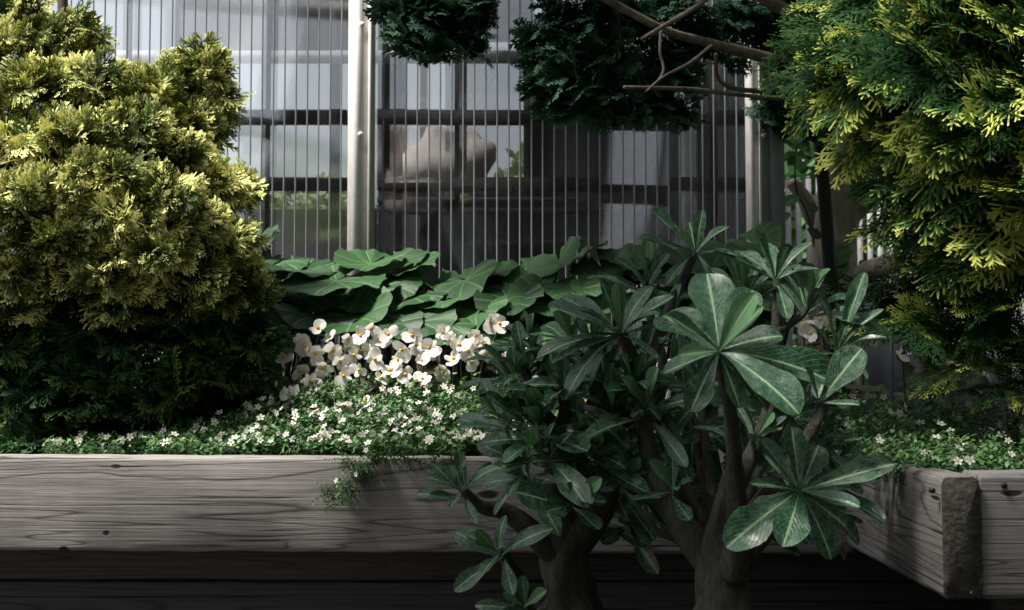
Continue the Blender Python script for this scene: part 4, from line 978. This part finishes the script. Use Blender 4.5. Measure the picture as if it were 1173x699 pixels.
PLANTS = [(318, 3.24, 'broad-leaved plant with scalloped leaves beside the edge of the golden cypress'), (395, 3.2, 'broad-leaved plant with one big pale cupped leaf at the foot of the left aluminium post'.replace('left ', '')), (462, 3.2, 'broad-leaved plant with leaves spread flat next to the aluminium post, over white begonias'), (530, 3.2, 'broad-leaved plant with an upright folded leaf above the middle of the begonias'),
          (610, 3.22, 'broad-leaved plant with lifted leaf edges behind the narrow-leaved desert rose'), (680, 3.24, 'broad-leaved plant showing above the tallest stem of the narrow-leaved desert rose'), (760, 3.28, 'broad-leaved plant mostly hidden behind the speckled desert rose top'), (865, 3.3, 'broad-leaved plant at the foot of the greenhouse corner post'), (98, 3.0, 'few broad green leaves poking out below the golden cypress sprays')]
owners = []
for px, D, lab in PLANTS:
    e = empty('broad_leaf_plant', (P(px, 420, D).x, D, zsoil)); tag(e, lab, 'plant', 'broad-leaved plants along the greenhouse wall'); owners.append(e)
LEAVES += [(px + rng.uniform(-34, 34), py + rng.uniform(2, 34), D + rng.uniform(0.02, 0.12), wp * rng.uniform(0.65, 0.95), tilt, roll + rng.normal(0, 0.2)) for (px, py, D, wp, tilt, roll) in LEAVES[:48]]
for k, (px, py, D, wp, tilt, roll) in enumerate(LEAVES):
    i = min(range(len(PLANTS)), key=lambda q: abs(PLANTS[q][0] - px)); ow = owners[i]
    c = P(px, py + 10, D); s = M(wp, D)
    d = Vector((rng.uniform(-0.8, 0.8), -1.0, -0.25 - 0.5 * tilt * rng.uniform(0.4, 1.2))).normalized()
    nn = Vector((-1.1 * roll + rng.normal(0, 0.22), -tilt * 0.8 + rng.normal(0, 0.22), 1.0)).normalized()
    lf = link('leaf', BR[k % 5], ow, None, mat4(rel(ow, c), d, nn, s))
    b0 = Vector(ow.location) + Vector((rng.uniform(-0.03, 0.03), 0.02, -0.01))
    mid = b0.lerp(c, 0.6) + Vector((0, 0.03, 0.05))
    tube('stem', [rel(ow, b0), rel(ow, mid), rel(ow, c) - Vector((0, 0, 0.002))], [0.005, 0.004, 0.003], M_STEMG, ow, 6, 0.0, 4)

# ------------------------------------------------------------------ begonias
def disc_petal(name, L, Wd, cup, mat, seed=0):
    V, uv, Fq = [], [], []
    nv, nu = 6, 5
    for j in range(nv + 1):
        t = 1 - (1 - j / nv) ** 1.35; hw = Wd / 2 * (0.12 + 0.88 * math.sin(math.pi * min(1, 0.06 + 0.84 * t)) ** 0.62)
        if j == nv: hw *= 0.62
        for i in range(nu + 1):
            s = -1 + 2 * i / nu
            V.append((hw * s, L * (t - (0.06 * s * s if j == nv else 0)), cup * L * (t * t * 0.35 - 0.18 * s * s * t) + 0.01 * L * math.sin(7 * s + seed)))
            uv.append((0.5 + s / 2, t))
    for j in range(nv):
        for i in range(nu):
            a = j * (nu + 1) + i; Fq.append((a, a + 1, a + nu + 2, a + nu + 1))
    me = np_mesh(name, V, Fq, uv=uv); me.materials.append(mat); return me
PB = [disc_petal('petal', 0.026, 0.030, 0.5, M_PETAL, 0), disc_petal('petal', 0.027, 0.033, -0.3, M_PETAL, 1)]
PS = [disc_petal('petal', 0.022, 0.015, 0.4, M_PETAL, 2)]
def stamen_mesh(r):
    V, Fq = tube_arrays([(0, 0, -r * 0.6), (0, 0, 0), (0, 0, r * 0.8), (0, 0, r * 1.2)], [r * 0.5, r, r * 0.85, r * 0.3], 8, 0.2, 1)
    me = np_mesh('stamens', [tuple(v) for v in V], Fq); me.materials.append(M_STAMEN); return me
STM = stamen_mesh(0.0048)
BGL = [blade_mesh('leaf', 0.85, b_, 0.15, 0.15, 90 + k, M_BLEAF, 4, 8, base_w=0.5, peak=0.5) for k, b_ in enumerate((0.15, 0.3, 0.05))]
BEG = [(326, 412), (350, 396), (365, 377), (355, 438), (370, 420), (344, 392), (398, 388), (413, 385), (393, 431), (422, 403), (404, 407), (411, 424), (445, 383), (437, 390), (478, 396), (461, 401), (491, 399), (484, 414), (448, 425), (465, 429), (484, 435), (508, 381), (516, 388), (526, 396), (545, 385), (564, 368), (572, 372), (552, 392), (540, 415), (520, 412), (556, 404), (378, 386), (388, 414), (436, 434), (508, 425), (472, 384), (425, 376), (342, 424), (398, 466), (420, 463), (333, 451), (500, 405), (456, 412), (380, 402), (536, 402), (430, 412), (362, 405),
       (600, 395), (640, 400), (672, 460), (717, 398), (745, 397), (690, 470), (610, 440), (580, 410), (668, 395), (760, 420), (650, 480),
       (963, 362), (950, 372), (929, 382), (970, 379), (994, 389), (940, 366), (982, 372), (920, 372), (1073, 376), (1083, 382), (1062, 382), (1035, 406), (1100, 372), (1050, 372)]
BPL = [(345, 3.0, 'white begonia with bronze leaf at the cypress end of the bed'), (408, 2.98, 'white begonia clump in the bed below the aluminium post'), (466, 2.97, 'white begonia clump in the middle of the bed, its lowest blooms over the bacopa'), (530, 3.0, 'white begonia clump whose blooms end against the desert rose leaves'),
       (615, 3.0, 'white begonia half hidden among narrow desert rose leaves'), (720, 3.0, 'white begonia glimpsed between the stems of both desert roses'), (955, 2.9, 'white begonia between the speckled desert rose and the thuja'), (1070, 2.85, 'white begonia behind the lowest thuja sprays')]
bown = []
for px, D, lab in BPL:
    e = empty('begonia', (P(px, 430, D).x, D, zsoil)); tag(e, lab, 'begonia', 'white begonias in the bed'); bown.append(e)
for k, (px, py) in enumerate(BEG):
    i = min(range(len(BPL)), key=lambda q: abs(BPL[q][0] - px)); ow = bown[i]
    D = BPL[i][1] - 0.10 + (440 - py) * 0.0016 + rng.uniform(-0.02, 0.02)
    c = P(px, py, D)
    fl = empty('flower', rel(ow, c), ow)
    ax = Vector((rng.normal(0, 0.5), -0.9, 0.2 + rng.normal(0, 0.4))).normalized()
    x, _, _ = frame(ax, Vector((0, 0, 1))); y = x.cross(ax)
    if y.z < 0: y = -y
    a0 = rng.uniform(-1.6, 1.6); s = rng.uniform(0.8, 1.2)
    for q, (da, mesh) in enumerate(((0, PB[0]), (math.pi, PB[1]), (math.pi / 2, PS[0]), (-math.pi / 2, PS[0]))):
        a = a0 + da + rng.normal(0, 0.12)
        d = y * math.cos(a) + x * math.sin(a) + ax * rng.uniform(0.0, 0.75)
        link('petal', mesh, fl, None, mat4(ax * 0.002 * (q % 2), d, ax + Vector(rng.normal(size=3)) * 0.15, s * rng.uniform(0.8, 1.15), rng.uniform(0.75, 1.1)))
    link('stamens', STM, fl, None, mat4(ax * 0.004, x, ax, s * 0.9))
    b0 = Vector(ow.location) + Vector((rng.uniform(-0.05, 0.05), 0, 0))
    tube('stem', [rel(ow, b0), rel(ow, b0.lerp(c, 0.6) + Vector((0, 0.03, 0))), rel(ow, c) - ax * 0.004], [0.004, 0.003, 0.0018], M_STEMG, ow, 5, 0, 3)
for i, ow in enumerate(bown):
    px0, D, _ = BPL[i]
    for k in range(16):
        c = P(px0 + rng.uniform(-42, 42), rng.uniform(392, 452), D + rng.uniform(0.0, 0.10))
        d = Vector((rng.uniform(-1, 1), rng.uniform(-1, 0.1), rng.uniform(-0.3, 0.2))).normalized()
        link('leaf', BGL[k % 3], ow, None, mat4(rel(ow, c), d, Vector((rng.uniform(-.4, .4), -0.5, 1)), rng.uniform(0.045, 0.075)))

# ------------------------------------------------------------------ bacopa mats
def bacopa_flower():
    mb_V, mb_F, mi = [], [], []
    for k in range(5):
        a = 2 * math.pi * k / 5
        ca, sa = math.cos(a), math.sin(a)
        pr = [(0.10, 0), (0.45, -0.26), (0.85, -0.24), (1.0, 0), (0.85, 0.24), (0.45, 0.26)]
        n = len(mb_V)
        for (u, v) in pr: mb_V.append((0.0085 * (u * ca - v * sa), 0.0085 * (u * sa + v * ca), 0.0085 * (0.12 * u * u + 0.10 * abs(v))))
        mb_F += [(n, n + 1, n + 2, n + 3), (n, n + 3, n + 4, n + 5)]; mi += [0, 0]
    n = len(mb_V); r = 0.0016
    mb_V += [(r, 0, 0.001), (0, r, 0.001), (-r, 0, 0.001), (0, -r, 0.001), (0, 0, 0.0028)]
    mb_F += [(n, n + 1, n + 4, n + 3), (n + 1, n + 2, n + 3, n + 4)]; mi += [1, 1]
    me = np_mesh('flower', mb_V, mb_F, smooth=False, midx=mi); me.materials.append(M_PETAL); me.materials.append(M_STAMEN); return me
BF = bacopa_flower()
def tuft_arrays(seed):
    rg = np.random.default_rng(seed); V, Fq, t = [], [], []
    for i in range(14):
        z = 0.004 + 0.042 * i / 14; a = i * 2.4 + rg.uniform(-.4, .4); el = rg.uniform(0.1, 0.7)
        d = np.array([math.cos(a) * math.cos(el), math.sin(a) * math.cos(el), math.sin(el)]); s = np.array([-math.sin(a), math.cos(a), 0])
        L = rg.uniform(0.008, 0.013); p = np.array([rg.normal(0, .002), rg.normal(0, .002), z]); n = len(V)
        V += [p, p + d * L * 0.55 + s * L * 0.30, p + d * L, p + d * L * 0.55 - s * L * 0.30]
        Fq.append((n, n + 1, n + 2, n + 3)); t += [0.2 + 0.6 * i / 14] * 4
    return np.array(V), np.array(Fq), np.array(t)
TUFT = [tuft_arrays(k) for k in range(4)]
def bacopa(px0, px1, D0, D1_, topf, nt, nf, lab, seed, trail=None):
    rg = np.random.default_rng(seed)
    cx = P((px0 + px1) / 2, 500, (D0 + D1_) / 2)
    ow = empty('bacopa', (cx.x, cx.y, zsoil)); tag(ow, lab, 'bacopa', 'white bacopa mats along the planter timber')
    VV, FF, TT = [], [], []; off = 0; spots = []
    def put(loc, up, sc):
        nonlocal off
        V, Fq, t = TUFT[int(rg.integers(0, 4))]
        x, y, z = frame(Vector((up.x * 0.3 + rg.normal() * 0.3, 1, rg.normal() * 0.2)), up)
        A = np.array([x, y, z]) * sc
        VV.append(V @ A + np.array(loc - ow.location)); FF.append(Fq + off); TT.append(np.clip(t + rg.uniform(-0.35, 0.35), 0, 1)); off += len(V)
    for _ in range(nt):
        px = rg.uniform(px0 - 12, px1 + 12); f = rg.random(); D = D0 + (D1_ - D0) * f
        ytop = topf(px); zt_ = P(px, ytop, D1_).z
        zz = zsoil + 0.012 + (zt_ - zsoil - 0.05) * f * rg.uniform(0.45, 1.0)
        q = P(px, 500, D)
        loc = Vector((q.x, D, max(zsoil, zz)))
        put(loc, Vector((rg.normal() * 0.5, -0.55 + rg.normal() * 0.4, 1)).normalized(), rg.uniform(0.8, 1.3))
        spots.append(loc)
    if trail:
        for (px, py, D) in trail:
            for _ in range(9):
                loc = P(px + rg.normal() * 6, py + rg.normal() * 5, D + rg.normal() * 0.008)
                put(loc, Vector((rg.normal() * 0.7, -0.7, rg.normal() * 0.5)).normalized(), 0.8); 
                if rg.random() < 0.22: spots.append(loc); 
    o = link('foliage', np_mesh('foliage', np.concatenate(VV), np.concatenate(FF), {'tip': np.concatenate(TT)}, smooth=False), ow, M_BACOPA); o['kind'] = 'stuff'
    idx = rg.choice(len(spots), min(nf, len(spots)), replace=False)
    for i in idx:
        up = Vector((rg.normal() * 0.45, -0.75 + rg.normal() * 0.3, 0.75)).normalized()
        loc = spots[int(i)] + Vector((rg.normal() * 0.01, -0.012, 0.042 + rg.uniform(0, 0.012)))
        link('flower', BF, ow, None, mat4(rel(ow, loc), Vector((rg.normal(), rg.normal(), rg.normal())), up, rg.uniform(0.7, 1.2)))
topL = lambda x: np.interp(x, [40, 120, 200, 300, 340, 400, 470, 540, 620, 760, 900], [503, 497, 480, 448, 428, 426, 424, 430, 445, 455, 460])
for (a, b, nt, nf, lab, tr) in ((60, 180, 150, 16, 'sparse white bacopa in the shade below the dark lower cypress foliage', None), (180, 290, 380, 46, 'loose white bacopa mat beside the lower cypress foliage, edging the front timber', None),
                                (290, 370, 480, 80, 'white bacopa mat under the first begonia, before the hanging trail', None),
                                (370, 450, 620, 105, 'dense white bacopa mat trailing down over the face of the front timber', [(405, 524, 2.56), (418, 532, 2.56), (430, 528, 2.56), (440, 522, 2.56), (425, 538, 2.555), (412, 546, 2.55), (402, 556, 2.55), (394, 563, 2.545), (384, 567, 2.54), (392, 570, 2.54), (450, 520, 2.57)]),
                                (450, 535, 620, 105, 'dense white bacopa mat against the leaves of the narrow-leaved desert rose', [(470, 522, 2.57), (490, 520, 2.57), (510, 522, 2.57)]), (535, 660, 380, 50, 'white bacopa behind the stems of the narrow-leaved desert rose', None), (660, 820, 300, 36, 'white bacopa between the trunks of both desert roses', None)):
    bacopa(a, b, D1 + TB + 0.01, 2.92, topL, nt, nf, lab, 900 + a, tr)
topR = lambda x: np.interp(x, [860, 950, 1040, 1173], [455, 445, 440, 445])
bacopa(860, 985, 2.62, 2.85, topR, 340, 30, 'white bacopa behind the speckled rosette near the planter corner', 980)
bacopa(985, 1085, 2.15, 2.75, topR, 420, 34, 'white bacopa in the corner of the stepped-forward timbers', 981)
bacopa(1085, 1200, 2.10, 2.7, topR, 420, 30, 'white bacopa under the thuja behind the near timber', 982)

# ------------------------------------------------------------------ small vine on the gnarled trunk
vn = empty('climbing_vine', (P(930, 330, 3.85).x, 3.85, zsoil)); tag(vn, 'small bright green vine climbing the gnarled trunk behind the stake', 'vine')
VP = [P(935, 400, 3.86), P(940, 330, 3.86), P(926, 250, 3.84), P(912, 215, 3.82), P(915, 160, 3.8), P(950, 150, 3.8)]
tube('stem', [rel(vn, p) for p in VP], [0.004, 0.004, 0.003, 0.003, 0.002, 0.0015], M_STEMG, vn, 5, 0, 5)
IV = blade_mesh('leaf', 0.75, 0.2, 0.2, 0.1, 5, M_IVY, 4, 6, base_w=0.3, peak=0.4)
for (px, py, s) in ((908, 160, 18), (928, 155, 14), (955, 158, 22), (950, 172, 20), (915, 225, 18), (922, 235, 14), (905, 245, 16), (975, 285, 30), (968, 296, 26), (984, 300, 22), (925, 262, 16), (985, 212, 20), (990, 206, 16), (940, 345, 18)):
    c = P(px, py, 3.78)
    link('leaf', IV, vn, None, mat4(rel(vn, c), Vector((rng.normal(), -0.4, -0.6)), Vector((0, -0.8, 0.6)), M(s * 1.2, 3.78)))
